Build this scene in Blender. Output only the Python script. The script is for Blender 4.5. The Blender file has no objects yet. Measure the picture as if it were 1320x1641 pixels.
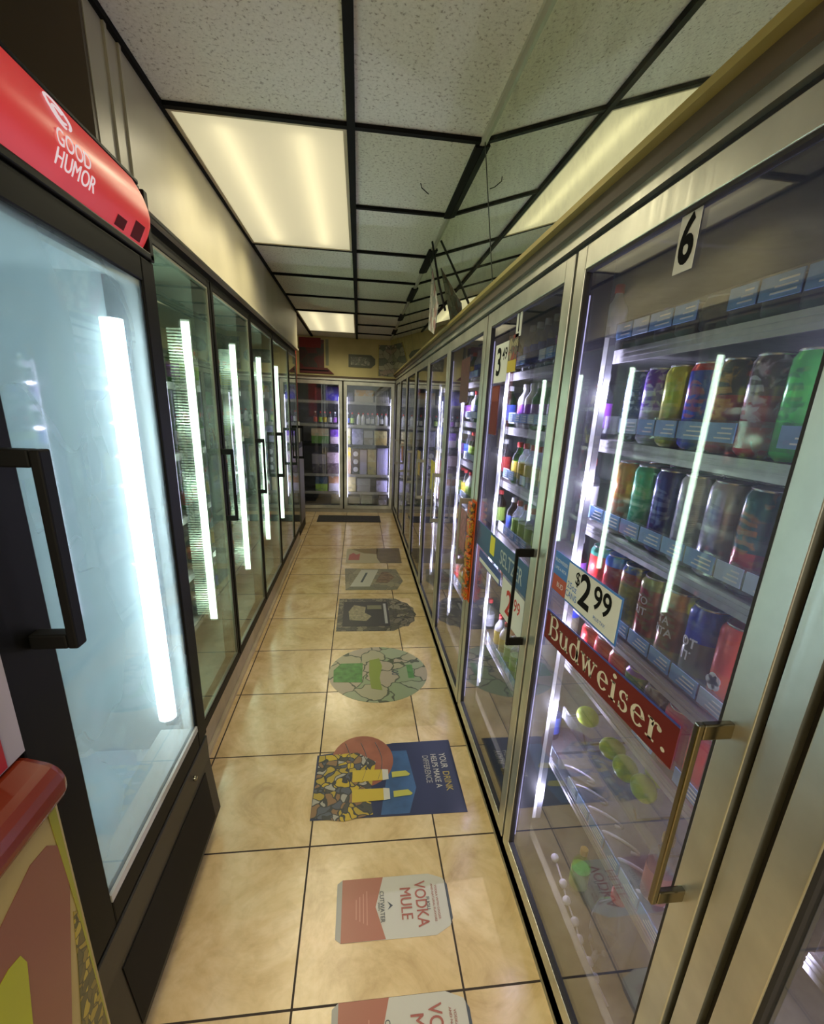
import bpy, math, random
from mathutils import Vector, Matrix
random.seed(7)
S = bpy.context.scene
COL = S.collection
PI = math.pi

# ------------------------------------------------------------------ camera
CAMZ = 1.48
yaw, pit, rol = 0.12670, 0.29880, 0.04180
cy_, sy_, cp_, sp_, cr_, sr_ = math.cos(yaw), math.sin(yaw), math.cos(pit), math.sin(pit), math.cos(rol), math.sin(rol)
fwd = Vector((sy_*cp_, cy_*cp_, -sp_))
r0 = Vector((cy_, -sy_, 0)); u0 = r0.cross(fwd)
rgt = cr_*r0 + sr_*u0; upv = -sr_*r0 + cr_*u0
cd = bpy.data.cameras.new('camera'); cam = bpy.data.objects.new('camera', cd); COL.objects.link(cam)
cd.sensor_fit = 'HORIZONTAL'; cd.sensor_width = 36.0
cd.lens = 719.16/1320*36.0
cd.shift_x = (660-661.4)/1320; cd.shift_y = (877.47-820.5)/1320
cd.clip_start = 0.02
M = Matrix((rgt, upv, -fwd)).transposed().to_4x4(); M.translation = (0, 0, CAMZ)
cam.matrix_world = M
S.camera = cam

# ------------------------------------------------------------------ world, exposure
W = bpy.data.worlds.new('world'); S.world = W; W.use_nodes = True
W.node_tree.nodes['Background'].inputs[0].default_value = (0.75, 0.78, 0.70, 1)
W.node_tree.nodes['Background'].inputs[1].default_value = 1.0
S.view_settings.view_transform = 'Standard'; S.view_settings.look = 'None'
S.view_settings.gamma = 1; S.view_settings.use_curve_mapping = False
S.view_settings.exposure = 0.0
cyc = S.cycles
cyc.use_denoising = True
cyc.max_bounces = 9; cyc.diffuse_bounces = 4; cyc.glossy_bounces = 5
cyc.transmission_bounces = 6; cyc.transparent_max_bounces = 24
cyc.sample_clamp_indirect = 4.0
cyc.caustics_reflective = False; cyc.caustics_refractive = False

CEIL_E = 1.0      # emission of the ceiling diffusers
STRIP_R = 14.0     # cool strips in the right-hand coolers
STRIP_L = 14.0     # greenish white strips in the left-hand coolers
STRIP_G = 13.0     # strip in the ice cream freezer

def lamp(name, loc, energy, color, size=None, rot=(0, 0, 0), kind='POINT', sy=None):
    d = bpy.data.lights.new(name, kind); d.energy = energy; d.color = color
    if kind == 'AREA':
        d.shape = 'RECTANGLE'; d.size = size; d.size_y = sy or size
    else:
        d.shadow_soft_size = size or 0.0
    o = bpy.data.objects.new(name, d); COL.objects.link(o); o.location = loc; o.rotation_euler = rot
    return o

WARM = (1.0, 0.89, 0.60)
# added spots boosting the light of the two fluorescent fixtures over the aisle
for fy in (1.79, 4.84):
    for k in range(3):
        for xx in (-0.36, -0.14):
            d_ = lamp('fixture_boost', (xx, fy+0.2+0.41*k, 2.325), 7.2, WARM, 0.0, kind='SPOT')
            d_.data.spot_size = math.radians(160); d_.data.spot_blend = 0.8
# added point lights boosting the strips on the stock: cool violet on the right, greenish on the left
for yb_ in (0.45, 1.085, 1.82, 2.60, 3.36):
    for zz in (0.30, 0.62, 0.88, 1.09, 1.31, 1.53):
        lamp('strip_boost', (0.598, yb_-0.004, zz), 0.6 if yb_ < 1 else 1.9, (0.74, 0.68, 1.0), 0.0)
for yb_ in (2.14, 2.875, 3.58, 4.305):
    for zz in (0.55, 0.82, 1.10, 1.40, 1.68):
        lamp('strip_boost', (-0.752, yb_-0.03, zz), 1.3, (0.84, 1.0, 0.84), 0.0)
# unseen area lights added behind the camera to brighten the aisle
lamp('rear_fill', (0.1, -1.3, 2.2), 45, (1.0, 0.90, 0.66), 0.6, (0, 0, 0), 'AREA', 1.2)
lamp('rear_fill', (-0.6, -2.6, 2.2), 60, (1.0, 0.90, 0.66), 0.6, (0, 0, 0), 'AREA', 1.2)

# ------------------------------------------------------------------ materials
MATS = {}
def newmat(name):
    m = bpy.data.materials.new(name); m.use_nodes = True
    nt = m.node_tree; nt.nodes.clear()
    out = nt.nodes.new('ShaderNodeOutputMaterial')
    return m, nt, out
def N(nt, t, **kw):
    n = nt.nodes.new(t)
    for k, v in kw.items():
        if k.startswith('i_'):
            key = k[2:]
            key = int(key) if key.isdigit() else key.replace('_', ' ')
            n.inputs[key].default_value = v
        else: setattr(n, k, v)
    return n
def c4(c): return (c[0], c[1], c[2], 1)
def pbr(name, color, rough=0.5, metal=0.0, noise=0.0, nscale=20, bump=0.0, spec=0.5, coat=0.0):
    if name in MATS: return MATS[name]
    m, nt, out = newmat(name)
    b = N(nt, 'ShaderNodeBsdfPrincipled'); b.inputs['Base Color'].default_value = c4(color)
    b.inputs['Roughness'].default_value = rough; b.inputs['Metallic'].default_value = metal
    b.inputs['Specular IOR Level'].default_value = spec; b.inputs['Coat Weight'].default_value = coat
    nt.links.new(b.outputs[0], out.inputs[0])
    if noise or bump:
        tc = N(nt, 'ShaderNodeTexCoord'); no = N(nt, 'ShaderNodeTexNoise'); no.inputs['Scale'].default_value = nscale
        no.inputs['Detail'].default_value = 5
        nt.links.new(tc.outputs['Object'], no.inputs['Vector'])
        if noise:
            r = N(nt, 'ShaderNodeMapRange'); r.inputs['From Min'].default_value = 0.3; r.inputs['From Max'].default_value = 0.7
            r.inputs['To Min'].default_value = 1-noise; r.inputs['To Max'].default_value = 1+noise
            nt.links.new(no.outputs['Fac'], r.inputs['Value'])
            mx = N(nt, 'ShaderNodeVectorMath', operation='SCALE'); mx.inputs[0].default_value = color
            nt.links.new(r.outputs[0], mx.inputs['Scale']); nt.links.new(mx.outputs[0], b.inputs['Base Color'])
        if bump:
            bp = N(nt, 'ShaderNodeBump'); bp.inputs['Strength'].default_value = bump; bp.inputs['Distance'].default_value = 0.002
            nt.links.new(no.outputs['Fac'], bp.inputs['Height']); nt.links.new(bp.outputs[0], b.inputs['Normal'])
    MATS[name] = m; return m
def emit(name, color, s):
    if name in MATS: return MATS[name]
    m, nt, out = newmat(name); e = N(nt, 'ShaderNodeEmission'); e.inputs[0].default_value = c4(color); e.inputs[1].default_value = s
    nt.links.new(e.outputs[0], out.inputs[0]); MATS[name] = m; return m
def glass(name, tint=(0.93, 0.96, 0.94), f0=0.06, rough=0.0, haze=0.0, hazecol=(0.7, 0.85, 0.9), hscale=3.0):
    """clear pane: sees through, mirrors more at a grazing angle, optional haze for condensation and a light veil"""
    if name in MATS: return MATS[name]
    m, nt, out = newmat(name)
    lw = N(nt, 'ShaderNodeLayerWeight', i_Blend=0.5)
    p = N(nt, 'ShaderNodeMath', operation='POWER'); p.inputs[1].default_value = 4.0
    nt.links.new(lw.outputs['Facing'], p.inputs[0])
    ma = N(nt, 'ShaderNodeMath', operation='MULTIPLY_ADD'); ma.inputs[1].default_value = 1-f0; ma.inputs[2].default_value = f0
    nt.links.new(p.outputs[0], ma.inputs[0])
    tr = N(nt, 'ShaderNodeBsdfTransparent'); tr.inputs[0].default_value = c4(tint)
    gl = N(nt, 'ShaderNodeBsdfGlossy'); gl.inputs['Roughness'].default_value = rough
    mx = N(nt, 'ShaderNodeMixShader')
    src = tr.outputs[0]
    if haze:
        df = N(nt, 'ShaderNodeBsdfDiffuse'); df.inputs[0].default_value = c4(hazecol)
        tl = N(nt, 'ShaderNodeBsdfTranslucent'); tl.inputs[0].default_value = c4(hazecol)
        ad = N(nt, 'ShaderNodeMixShader'); ad.inputs[0].default_value = 0.85
        nt.links.new(df.outputs[0], ad.inputs[1]); nt.links.new(tl.outputs[0], ad.inputs[2])
        tc = N(nt, 'ShaderNodeTexCoord'); no = N(nt, 'ShaderNodeTexNoise'); no.inputs['Scale'].default_value = hscale
        no.inputs['Detail'].default_value = 4; no.inputs['Distortion'].default_value = 1.2
        no.inputs['Distortion'].default_value = 0.15; no.inputs['Detail'].default_value = 2
        nt.links.new(tc.outputs['Object'], no.inputs['Vector'])
        r = N(nt, 'ShaderNodeMapRange'); r.inputs['From Min'].default_value = 0.3; r.inputs['From Max'].default_value = 0.7
        r.inputs['To Min'].default_value = haze*0.75; r.inputs['To Max'].default_value = min(1, haze*1.25)
        nt.links.new(no.outputs['Fac'], r.inputs['Value'])
        hm = N(nt, 'ShaderNodeMixShader'); nt.links.new(r.outputs[0], hm.inputs[0])
        nt.links.new(tr.outputs[0], hm.inputs[1]); nt.links.new(ad.outputs[0], hm.inputs[2])
        src = hm.outputs[0]
    nt.links.new(ma.outputs[0], mx.inputs[0]); nt.links.new(src, mx.inputs[1]); nt.links.new(gl.outputs[0], mx.inputs[2])
    nt.links.new(mx.outputs[0], out.inputs[0]); MATS[name] = m; return m

def ramp(nt, fac, stops, interp='LINEAR'):
    r = N(nt, 'ShaderNodeValToRGB'); r.color_ramp.interpolation = interp
    el = r.color_ramp.elements
    while len(el) < len(stops): el.new(0.5)
    for e, (p, c) in zip(el, stops): e.position = p; e.color = c4(c)
    nt.links.new(fac, r.inputs[0]); return r

def floor_mat():
    m, nt, out = newmat('stone_tile')
    tc = N(nt, 'ShaderNodeTexCoord'); sep = N(nt, 'ShaderNodeSeparateXYZ'); nt.links.new(tc.outputs['Object'], sep.inputs[0])
    def cell(sock, off):
        a = N(nt, 'ShaderNodeMath', operation='SUBTRACT'); nt.links.new(sock, a.inputs[0]); a.inputs[1].default_value = off
        d = N(nt, 'ShaderNodeMath', operation='DIVIDE'); nt.links.new(a.outputs[0], d.inputs[0]); d.inputs[1].default_value = 0.45
        fl = N(nt, 'ShaderNodeMath', operation='FLOOR'); nt.links.new(d.outputs[0], fl.inputs[0])
        fr = N(nt, 'ShaderNodeMath', operation='FRACT'); nt.links.new(d.outputs[0], fr.inputs[0])
        s = N(nt, 'ShaderNodeMath', operation='SUBTRACT'); nt.links.new(fr.outputs[0], s.inputs[0]); s.inputs[1].default_value = 0.5
        ab = N(nt, 'ShaderNodeMath', operation='ABSOLUTE'); nt.links.new(s.outputs[0], ab.inputs[0])
        return fl.outputs[0], ab.outputs[0]
    fx, ax = cell(sep.outputs[0], -0.1642); fy, ay = cell(sep.outputs[1], 0.7723)
    mxx = N(nt, 'ShaderNodeMath', operation='MAXIMUM'); nt.links.new(ax, mxx.inputs[0]); nt.links.new(ay, mxx.inputs[1])
    gr = N(nt, 'ShaderNodeMath', operation='GREATER_THAN'); nt.links.new(mxx.outputs[0], gr.inputs[0]); gr.inputs[1].default_value = 0.4935
    cmb = N(nt, 'ShaderNodeCombineXYZ'); nt.links.new(fx, cmb.inputs[0]); nt.links.new(fy, cmb.inputs[1])
    wn = N(nt, 'ShaderNodeTexWhiteNoise'); nt.links.new(cmb.outputs[0], wn.inputs['Vector'])
    off = N(nt, 'ShaderNodeVectorMath', operation='SCALE'); nt.links.new(wn.outputs['Color'], off.inputs[0]); off.inputs['Scale'].default_value = 9
    ad = N(nt, 'ShaderNodeVectorMath', operation='ADD'); nt.links.new(off.outputs[0], ad.inputs[0]); nt.links.new(tc.outputs['Object'], ad.inputs[1])
    n1 = N(nt, 'ShaderNodeTexNoise', i_Scale=3.6, i_Detail=8.0, i_Distortion=1.2, i_Roughness=0.66); nt.links.new(ad.outputs[0], n1.inputs['Vector'])
    r1 = ramp(nt, n1.outputs['Fac'], [(0.28, (0.50, 0.345, 0.155)), (0.45, (0.66, 0.485, 0.24)), (0.6, (0.74, 0.57, 0.31)), (0.78, (0.84, 0.68, 0.42))])
    n2 = N(nt, 'ShaderNodeTexNoise', i_Scale=26.0, i_Detail=4.0, i_Distortion=0.8); nt.links.new(ad.outputs[0], n2.inputs['Vector'])
    r2 = ramp(nt, n2.outputs['Fac'], [(0.3, (0.78, 0.76, 0.72)), (0.55, (1, 1, 1))])
    mu = N(nt, 'ShaderNodeMix', data_type='RGBA', blend_type='MULTIPLY'); mu.inputs[0].default_value = 0.45
    nt.links.new(r1.outputs[0], mu.inputs[6]); nt.links.new(r2.outputs[0], mu.inputs[7])
    mg = N(nt, 'ShaderNodeMix', data_type='RGBA'); nt.links.new(gr.outputs[0], mg.inputs[0]); nt.links.new(mu.outputs[2], mg.inputs[6])
    mg.inputs[7].default_value = (0.035, 0.022, 0.012, 1)
    b = N(nt, 'ShaderNodeBsdfPrincipled'); nt.links.new(mg.outputs[2], b.inputs['Base Color'])
    rr = N(nt, 'ShaderNodeMapRange'); nt.links.new(gr.outputs[0], rr.inputs['Value']); rr.inputs['To Min'].default_value = 0.21; rr.inputs['To Max'].default_value = 0.8
    nt.links.new(rr.outputs[0], b.inputs['Roughness'])
    inv = N(nt, 'ShaderNodeMath', operation='SUBTRACT'); inv.inputs[0].default_value = 1; nt.links.new(gr.outputs[0], inv.inputs[1])
    bp = N(nt, 'ShaderNodeBump', i_Strength=0.5, i_Distance=0.002); nt.links.new(inv.outputs[0], bp.inputs['Height'])
    nt.links.new(bp.outputs[0], b.inputs['Normal'])
    nt.links.new(b.outputs[0], out.inputs[0]); return m

def ceil_mat():
    m, nt, out = newmat('fissured_tile')
    tc = N(nt, 'ShaderNodeTexCoord')
    v = N(nt, 'ShaderNodeTexNoise', i_Scale=95.0, i_Detail=3.0, i_Roughness=0.7); nt.links.new(tc.outputs['Object'], v.inputs['Vector'])
    r = ramp(nt, v.outputs['Fac'], [(0.33, (0.36, 0.35, 0.29)), (0.43, (0.70, 0.71, 0.62)), (0.7, (0.78, 0.79, 0.70))])
    b = N(nt, 'ShaderNodeBsdfPrincipled', i_Roughness=0.95); nt.links.new(r.outputs[0], b.inputs['Base Color'])
    b.inputs['Specular IOR Level'].default_value = 0.1
    bp = N(nt, 'ShaderNodeBump', i_Strength=0.6, i_Distance=0.003); nt.links.new(v.outputs['Fac'], bp.inputs['Height']); nt.links.new(bp.outputs[0], b.inputs['Normal'])
    nt.links.new(b.outputs[0], out.inputs[0]); return m

def alu_mat(name, col=(0.52, 0.52, 0.46), rough=0.32, axis=(1, 1, 60)):
    m, nt, out = newmat(name)
    tc = N(nt, 'ShaderNodeTexCoord'); mp = N(nt, 'ShaderNodeMapping'); nt.links.new(tc.outputs['Object'], mp.inputs[0])
    mp.inputs['Scale'].default_value = (120, 120, 1.5)
    n = N(nt, 'ShaderNodeTexNoise', i_Scale=1.0, i_Detail=3.0); nt.links.new(mp.outputs[0], n.inputs['Vector'])
    n2 = N(nt, 'ShaderNodeTexNoise', i_Scale=9.0, i_Detail=5.0); nt.links.new(tc.outputs['Object'], n2.inputs['Vector'])
    r = N(nt, 'ShaderNodeMapRange'); r.inputs['To Min'].default_value = rough-0.08; r.inputs['To Max'].default_value = rough+0.14
    nt.links.new(n.outputs['Fac'], r.inputs['Value'])
    rc = ramp(nt, n2.outputs['Fac'], [(0.3, tuple(c*0.8 for c in col)), (0.6, col), (0.8, tuple(min(1, c*1.15) for c in col))])
    b = N(nt, 'ShaderNodeBsdfPrincipled', i_Metallic=0.85); nt.links.new(rc.outputs[0], b.inputs['Base Color']); nt.links.new(r.outputs[0], b.inputs['Roughness'])
    nt.links.new(b.outputs[0], out.inputs[0]); return m

def band_mat(name, stops, accent=None, ascale=30, thr=0.55, rough=0.22, metal=0.35):
    """printed can or carton: colour bands up its height plus a printed pattern in an accent colour"""
    if name in MATS: return MATS[name]
    m, nt, out = newmat(name)
    tc = N(nt, 'ShaderNodeTexCoord'); sep = N(nt, 'ShaderNodeSeparateXYZ'); nt.links.new(tc.outputs['Generated'], sep.inputs[0])
    rr = ramp(nt, sep.outputs[2], stops, 'CONSTANT')
    colr = rr.outputs[0]
    if accent:
        if metal > 0: ascale = ascale*1.6
        no = N(nt, 'ShaderNodeTexNoise', i_Scale=float(ascale), i_Detail=3.0, i_Distortion=0.5); nt.links.new(tc.outputs['Object'], no.inputs['Vector'])
        g = N(nt, 'ShaderNodeMapRange'); nt.links.new(no.outputs['Fac'], g.inputs['Value'])
        g.inputs['From Min'].default_value = thr-0.03; g.inputs['From Max'].default_value = thr+0.08; g.inputs['To Max'].default_value = 0.7
        fac = g.outputs[0]
        if metal > 0:   # printed oval badge on the side of the can that faces the aisle
            c_ = N(nt, 'ShaderNodeVectorMath', operation='MULTIPLY_ADD'); c_.inputs[1].default_value = (2.0, 2.7, 3.8); c_.inputs[2].default_value = (-0.2, -1.35, -2.2)
            nt.links.new(tc.outputs['Generated'], c_.inputs[0])
            ln = N(nt, 'ShaderNodeVectorMath', operation='LENGTH'); nt.links.new(c_.outputs[0], ln.inputs[0])
            lt = N(nt, 'ShaderNodeMath', operation='LESS_THAN'); nt.links.new(ln.outputs['Value'], lt.inputs[0]); lt.inputs[1].default_value = 0.85
            wv = N(nt, 'ShaderNodeTexWave', bands_direction='Z', i_Scale=22.0, i_Distortion=6.0, i_Detail=2.0); nt.links.new(tc.outputs['Object'], wv.inputs['Vector'])
            gt = N(nt, 'ShaderNodeMapRange'); nt.links.new(wv.outputs['Fac'], gt.inputs['Value']); gt.inputs['From Min'].default_value = 0.35; gt.inputs['From Max'].default_value = 0.6
            mm = N(nt, 'ShaderNodeMath', operation='MULTIPLY'); nt.links.new(lt.outputs[0], mm.inputs[0]); nt.links.new(gt.outputs[0], mm.inputs[1])
            m8 = N(nt, 'ShaderNodeMath', operation='MULTIPLY'); nt.links.new(mm.outputs[0], m8.inputs[0]); m8.inputs[1].default_value = 0.6
            mq = N(nt, 'ShaderNodeMath', operation='MAXIMUM'); nt.links.new(m8.outputs[0], mq.inputs[0]); nt.links.new(fac, mq.inputs[1]); fac = mq.outputs[0]
        mx = N(nt, 'ShaderNodeMix', data_type='RGBA'); nt.links.new(fac, mx.inputs[0]); nt.links.new(colr, mx.inputs[6]); mx.inputs[7].default_value = c4(accent)
        colr = mx.outputs[2]
    b = N(nt, 'ShaderNodeBsdfPrincipled', i_Roughness=rough, i_Metallic=metal); nt.links.new(colr, b.inputs['Base Color'])
    nt.links.new(b.outputs[0], out.inputs[0]); MATS[name] = m; return m

def collage_mat(name, cols, scale=30, line=(0.03, 0.03, 0.03), lw=0.06, rough=0.35):
    m, nt, out = newmat(name)
    tc = N(nt, 'ShaderNodeTexCoord')
    ns = N(nt, 'ShaderNodeTexNoise', i_Scale=9.0); nt.links.new(tc.outputs['Object'], ns.inputs['Vector'])
    mxv = N(nt, 'ShaderNodeMix', data_type='VECTOR'); mxv.inputs[0].default_value = 0.12
    nt.links.new(tc.outputs['Object'], mxv.inputs[4]); nt.links.new(ns.outputs['Color'], mxv.inputs[5])
    v = N(nt, 'ShaderNodeTexVoronoi', i_Scale=float(scale)); nt.links.new(mxv.outputs[1], v.inputs['Vector'])
    vd = N(nt, 'ShaderNodeTexVoronoi', feature='DISTANCE_TO_EDGE', i_Scale=float(scale)); nt.links.new(mxv.outputs[1], vd.inputs['Vector'])
    s = N(nt, 'ShaderNodeSeparateXYZ'); nt.links.new(v.outputs['Color'], s.inputs[0])
    n = len(cols); r = ramp(nt, s.outputs[0], [(i/n, c) for i, c in enumerate(cols)], 'CONSTANT')
    lt = N(nt, 'ShaderNodeMath', operation='LESS_THAN'); nt.links.new(vd.outputs['Distance'], lt.inputs[0]); lt.inputs[1].default_value = lw
    mx = N(nt, 'ShaderNodeMix', data_type='RGBA'); nt.links.new(lt.outputs[0], mx.inputs[0]); nt.links.new(r.outputs[0], mx.inputs[6]); mx.inputs[7].default_value = c4(line)
    b = N(nt, 'ShaderNodeBsdfPrincipled', i_Roughness=rough); nt.links.new(mx.outputs[2], b.inputs['Base Color'])
    nt.links.new(b.outputs[0], out.inputs[0]); return m

FLOOR = floor_mat(); CEILM = ceil_mat()
ALU = alu_mat('satin_aluminium', (0.60, 0.61, 0.54)); ALUD = alu_mat('dull_aluminium', (0.36, 0.35, 0.30), 0.4)
BLACK = pbr('black_powder_coat', (0.005, 0.005, 0.004), 0.5, spec=0.12)
BLACKM = pbr('black_trim', (0.005, 0.005, 0.005), 0.6, spec=0.15)
GASK = pbr('rubber_gasket', (0.02, 0.018, 0.02), 0.7)
TBAR = pbr('black_ceiling_bar', (0.008, 0.008, 0.007), 0.7, spec=0.08)
BEIGE = pbr('beige_painted_soffit', (0.50, 0.46, 0.32), 0.42, noise=0.08, nscale=4, bump=0.2)
BROWN = pbr('brown_panel', (0.085, 0.060, 0.035), 0.5, noise=0.15, nscale=3)
YWALL = pbr('yellow_wall_paint', (0.56, 0.50, 0.23), 0.55, noise=0.08, nscale=5)
YTRIM = pbr('yellow_brass_trim', (0.40, 0.33, 0.10), 0.4, 0.5)
CURB = pbr('beige_curb_tile', (0.50, 0.42, 0.27), 0.35, noise=0.12, nscale=10)
WHITEP = pbr('white_plastic', (0.78, 0.79, 0.80), 0.35)
WINT = pbr('freezer_liner', (0.70, 0.78, 0.80), 0.4, noise=0.05, nscale=3)
DINT = pbr('cooler_liner', (0.30, 0.30, 0.33), 0.5, noise=0.1)
GINT = pbr('left_cooler_liner', (0.22, 0.27, 0.23), 0.5, noise=0.1)
SHELF = pbr('galvanised_shelf', (0.42, 0.40, 0.42), 0.4, 0.7, noise=0.1, nscale=50)
CHROME = pbr('chrome', (0.20, 0.185, 0.15), 0.18, 1.0)
CANLID = pbr('can_lid', (0.62, 0.62, 0.64), 0.25, 0.9)
CLEAR = glass('clear_plastic', (0.93, 0.95, 0.98), 0.05, 0.05, haze=0.10, hazecol=(0.8, 0.8, 0.9), hscale=20)
PANE = glass('door_glass', (0.92, 0.95, 0.94), 0.085, haze=0.035, hazecol=(0.8, 0.8, 0.9), hscale=4)  # lavender haze put in for the washed violet veil over the stock
PANEL = glass('left_door_glass', (0.82, 0.90, 0.84), 0.05, haze=0.05, hazecol=(0.7, 0.85, 0.75), hscale=2)
FOG = glass('foggy_freezer_glass', (0.92, 0.97, 0.98), 0.05, 0.03, haze=0.31, hazecol=(0.80, 0.88, 0.90), hscale=3.5)
def mirror_mat():
    m, nt, out = newmat('old_mirror')
    g = N(nt, 'ShaderNodeBsdfGlossy'); g.inputs[0].default_value = (0.84, 0.89, 0.76, 1); g.inputs['Roughness'].default_value = 0.0
    d = N(nt, 'ShaderNodeBsdfDiffuse'); d.inputs[0].default_value = (0.25, 0.27, 0.2, 1)
    tc = N(nt, 'ShaderNodeTexCoord'); n = N(nt, 'ShaderNodeTexNoise', i_Scale=7.0, i_Detail=8.0, i_Roughness=0.7); nt.links.new(tc.outputs['Object'], n.inputs['Vector'])
    r = N(nt, 'ShaderNodeMapRange'); r.inputs['From Min'].default_value = 0.5; r.inputs['From Max'].default_value = 0.8; r.inputs['To Min'].default_value = 0.03; r.inputs['To Max'].default_value = 0.3
    nt.links.new(n.outputs['Fac'], r.inputs['Value'])
    x = N(nt, 'ShaderNodeMixShader'); nt.links.new(r.outputs[0], x.inputs[0]); nt.links.new(g.outputs[0], x.inputs[1]); nt.links.new(d.outputs[0], x.inputs[2])
    nt.links.new(x.outputs[0], out.inputs[0]); return m
MIRROR = mirror_mat()

# ------------------------------------------------------------------ mesh builder
class MB:
    def __init__(s): s.v = []; s.f = []; s.mi = []; s.sm = []; s.cur = 0; s.smooth = False
    def add(s, vs, fs):
        b = len(s.v); s.v += [tuple(v) for v in vs]
        for f in fs: s.f.append(tuple(b+i for i in f)); s.mi.append(s.cur); s.sm.append(s.smooth)
        return s
    def box(s, x0, y0, z0, x1, y1, z1):
        x0, x1 = sorted((x0, x1)); y0, y1 = sorted((y0, y1)); z0, z1 = sorted((z0, z1))
        return s.add([(x0, y0, z0), (x1, y0, z0), (x1, y1, z0), (x0, y1, z0), (x0, y0, z1), (x1, y0, z1), (x1, y1, z1), (x0, y1, z1)],
                     [(0, 3, 2, 1), (4, 5, 6, 7), (0, 1, 5, 4), (1, 2, 6, 5), (2, 3, 7, 6), (3, 0, 4, 7)])
    def prism(s, poly, o, r, u, d):
        """poly (2D) in the plane o + x*r + y*u, extruded along the vector d"""
        o, r, u, d = map(Vector, (o, r, u, d)); n = len(poly)
        a = [o+r*p[0]+u*p[1] for p in poly]; b = [p+d for p in a]
        fs = [tuple(range(n)), tuple(range(2*n-1, n-1, -1))] + [(i, n+i, n+(i+1) % n, (i+1) % n) for i in range(n)]
        return s.add(a+b, fs)
    def lathe(s, prof, o=(0, 0, 0), n=20, smooth=True, ax='z'):
        sm = s.smooth; s.smooth = smooth
        vs = []; fs = []
        for r, z in prof:
            for k in range(n):
                a = 2*PI*k/n
                p = (r*math.cos(a), r*math.sin(a), z) if ax == 'z' else (z, r*math.cos(a), r*math.sin(a)) if ax == 'x' else (r*math.sin(a), z, r*math.cos(a))
                vs.append((o[0]+p[0], o[1]+p[1], o[2]+p[2]))
        for j in range(len(prof)-1):
            for k in range(n): fs.append((j*n+k, j*n+(k+1) % n, (j+1)*n+(k+1) % n, (j+1)*n+k))
        s.add(vs, fs)
        if prof[0][0] > 1e-5: s.add([vs[k] for k in range(n)], [tuple(range(n-1, -1, -1))])
        if prof[-1][0] > 1e-5: s.add([vs[(len(prof)-1)*n+k] for k in range(n)], [tuple(range(n))])
        s.smooth = sm; return s
    def tube(s, pts, r, n=8):
        sm = s.smooth; s.smooth = True
        pts = [Vector(p) for p in pts]; vs = []; fs = []
        for i, p in enumerate(pts):
            t = (pts[min(i+1, len(pts)-1)]-pts[max(i-1, 0)]).normalized()
            a = Vector((0, 0, 1)) if abs(t.z) < 0.9 else Vector((1, 0, 0))
            x = t.cross(a).normalized(); y = t.cross(x)
            for k in range(n):
                an = 2*PI*k/n; vs.append(p+x*r*math.cos(an)+y*r*math.sin(an))
        for i in range(len(pts)-1):
            for k in range(n): fs.append((i*n+k, i*n+(k+1) % n, (i+1)*n+(k+1) % n, (i+1)*n+k))
        fs += [tuple(range(n-1, -1, -1)), tuple((len(pts)-1)*n+k for k in range(n))]
        s.add(vs, fs); s.smooth = sm; return s
    def build(s, name, mats, parent=None, bevel=0.0):
        me = bpy.data.meshes.new(name); me.from_pydata(s.v, [], s.f)
        mats = mats if isinstance(mats, (list, tuple)) else [mats]
        for m in mats: me.materials.append(m)
        me.polygons.foreach_set('material_index', s.mi); me.polygons.foreach_set('use_smooth', s.sm); me.update()
        o = bpy.data.objects.new(name, me); COL.objects.link(o)
        if parent: o.parent = parent
        if bevel:
            b = o.modifiers.new('bevel', 'BEVEL'); b.width = bevel; b.segments = 2; b.limit_method = 'ANGLE'
        return o
def tag(o, label, cat, group=None, kind=None):
    o['label'] = label; o['category'] = cat
    if group: o['group'] = group
    if kind: o['kind'] = kind
    return o
def empty(name, loc=(0, 0, 0)):
    o = bpy.data.objects.new(name, None); COL.objects.link(o); o.location = loc; o.empty_display_size = 0.05; return o
def struct(o): o['kind'] = 'structure'; return o
def copy_tree(o, parent=None):
    c = o.copy(); COL.objects.link(c)
    if parent: c.parent = parent
    for ch in list(o.children): copy_tree(ch, c)
    return c

TC = {}
def glyphs(txt, size=1.0, bold=0.0):
    key = (txt, bold)
    if key not in TC:
        cu = bpy.data.curves.new('t', 'FONT'); cu.body = txt; cu.size = 1; cu.offset = bold; cu.align_x = 'CENTER'; cu.align_y = 'CENTER'; cu.resolution_u = 4
        ob = bpy.data.objects.new('t', cu); COL.objects.link(ob)
        dg = bpy.context.evaluated_depsgraph_get(); dg.update()
        me = bpy.data.meshes.new_from_object(ob.evaluated_get(dg))
        TC[key] = ([tuple(v.co) for v in me.vertices], [tuple(p.vertices) for p in me.polygons])
        bpy.data.objects.remove(ob); bpy.data.curves.remove(cu); bpy.data.meshes.remove(me)
    vs, fs = TC[key]
    return [(v[0]*size, v[1]*size) for v in vs], fs
def text(mb, txt, size, o, r, u, bold=0.0, sx=1.0, bend=None):
    """lettering in the plane o + r,u; r x u faces the reader; bend wraps it round a can of that radius"""
    if bold and 'M' in txt:      # thicken by overprinting: the outline offset breaks this letter
        for k in (-1, 0, 1): text(mb, txt, size, Vector(o)+Vector(r)*bold*size*k*1.3+Vector(r).cross(Vector(u))*0.00015*(k+1), r, u, 0.0, sx, bend)
        return mb
    o, r, u = Vector(o), Vector(r), Vector(u); n = r.cross(u)
    vs, fs = glyphs(txt, size, bold); out = []
    for x, y in vs:
        x *= sx
        if bend: a = x/bend; out.append(o+r*bend*math.sin(a)+n*bend*(math.cos(a)-1)+u*y)
        else: out.append(o+r*x+u*y)
    mb.add(out, fs); return mb

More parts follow.
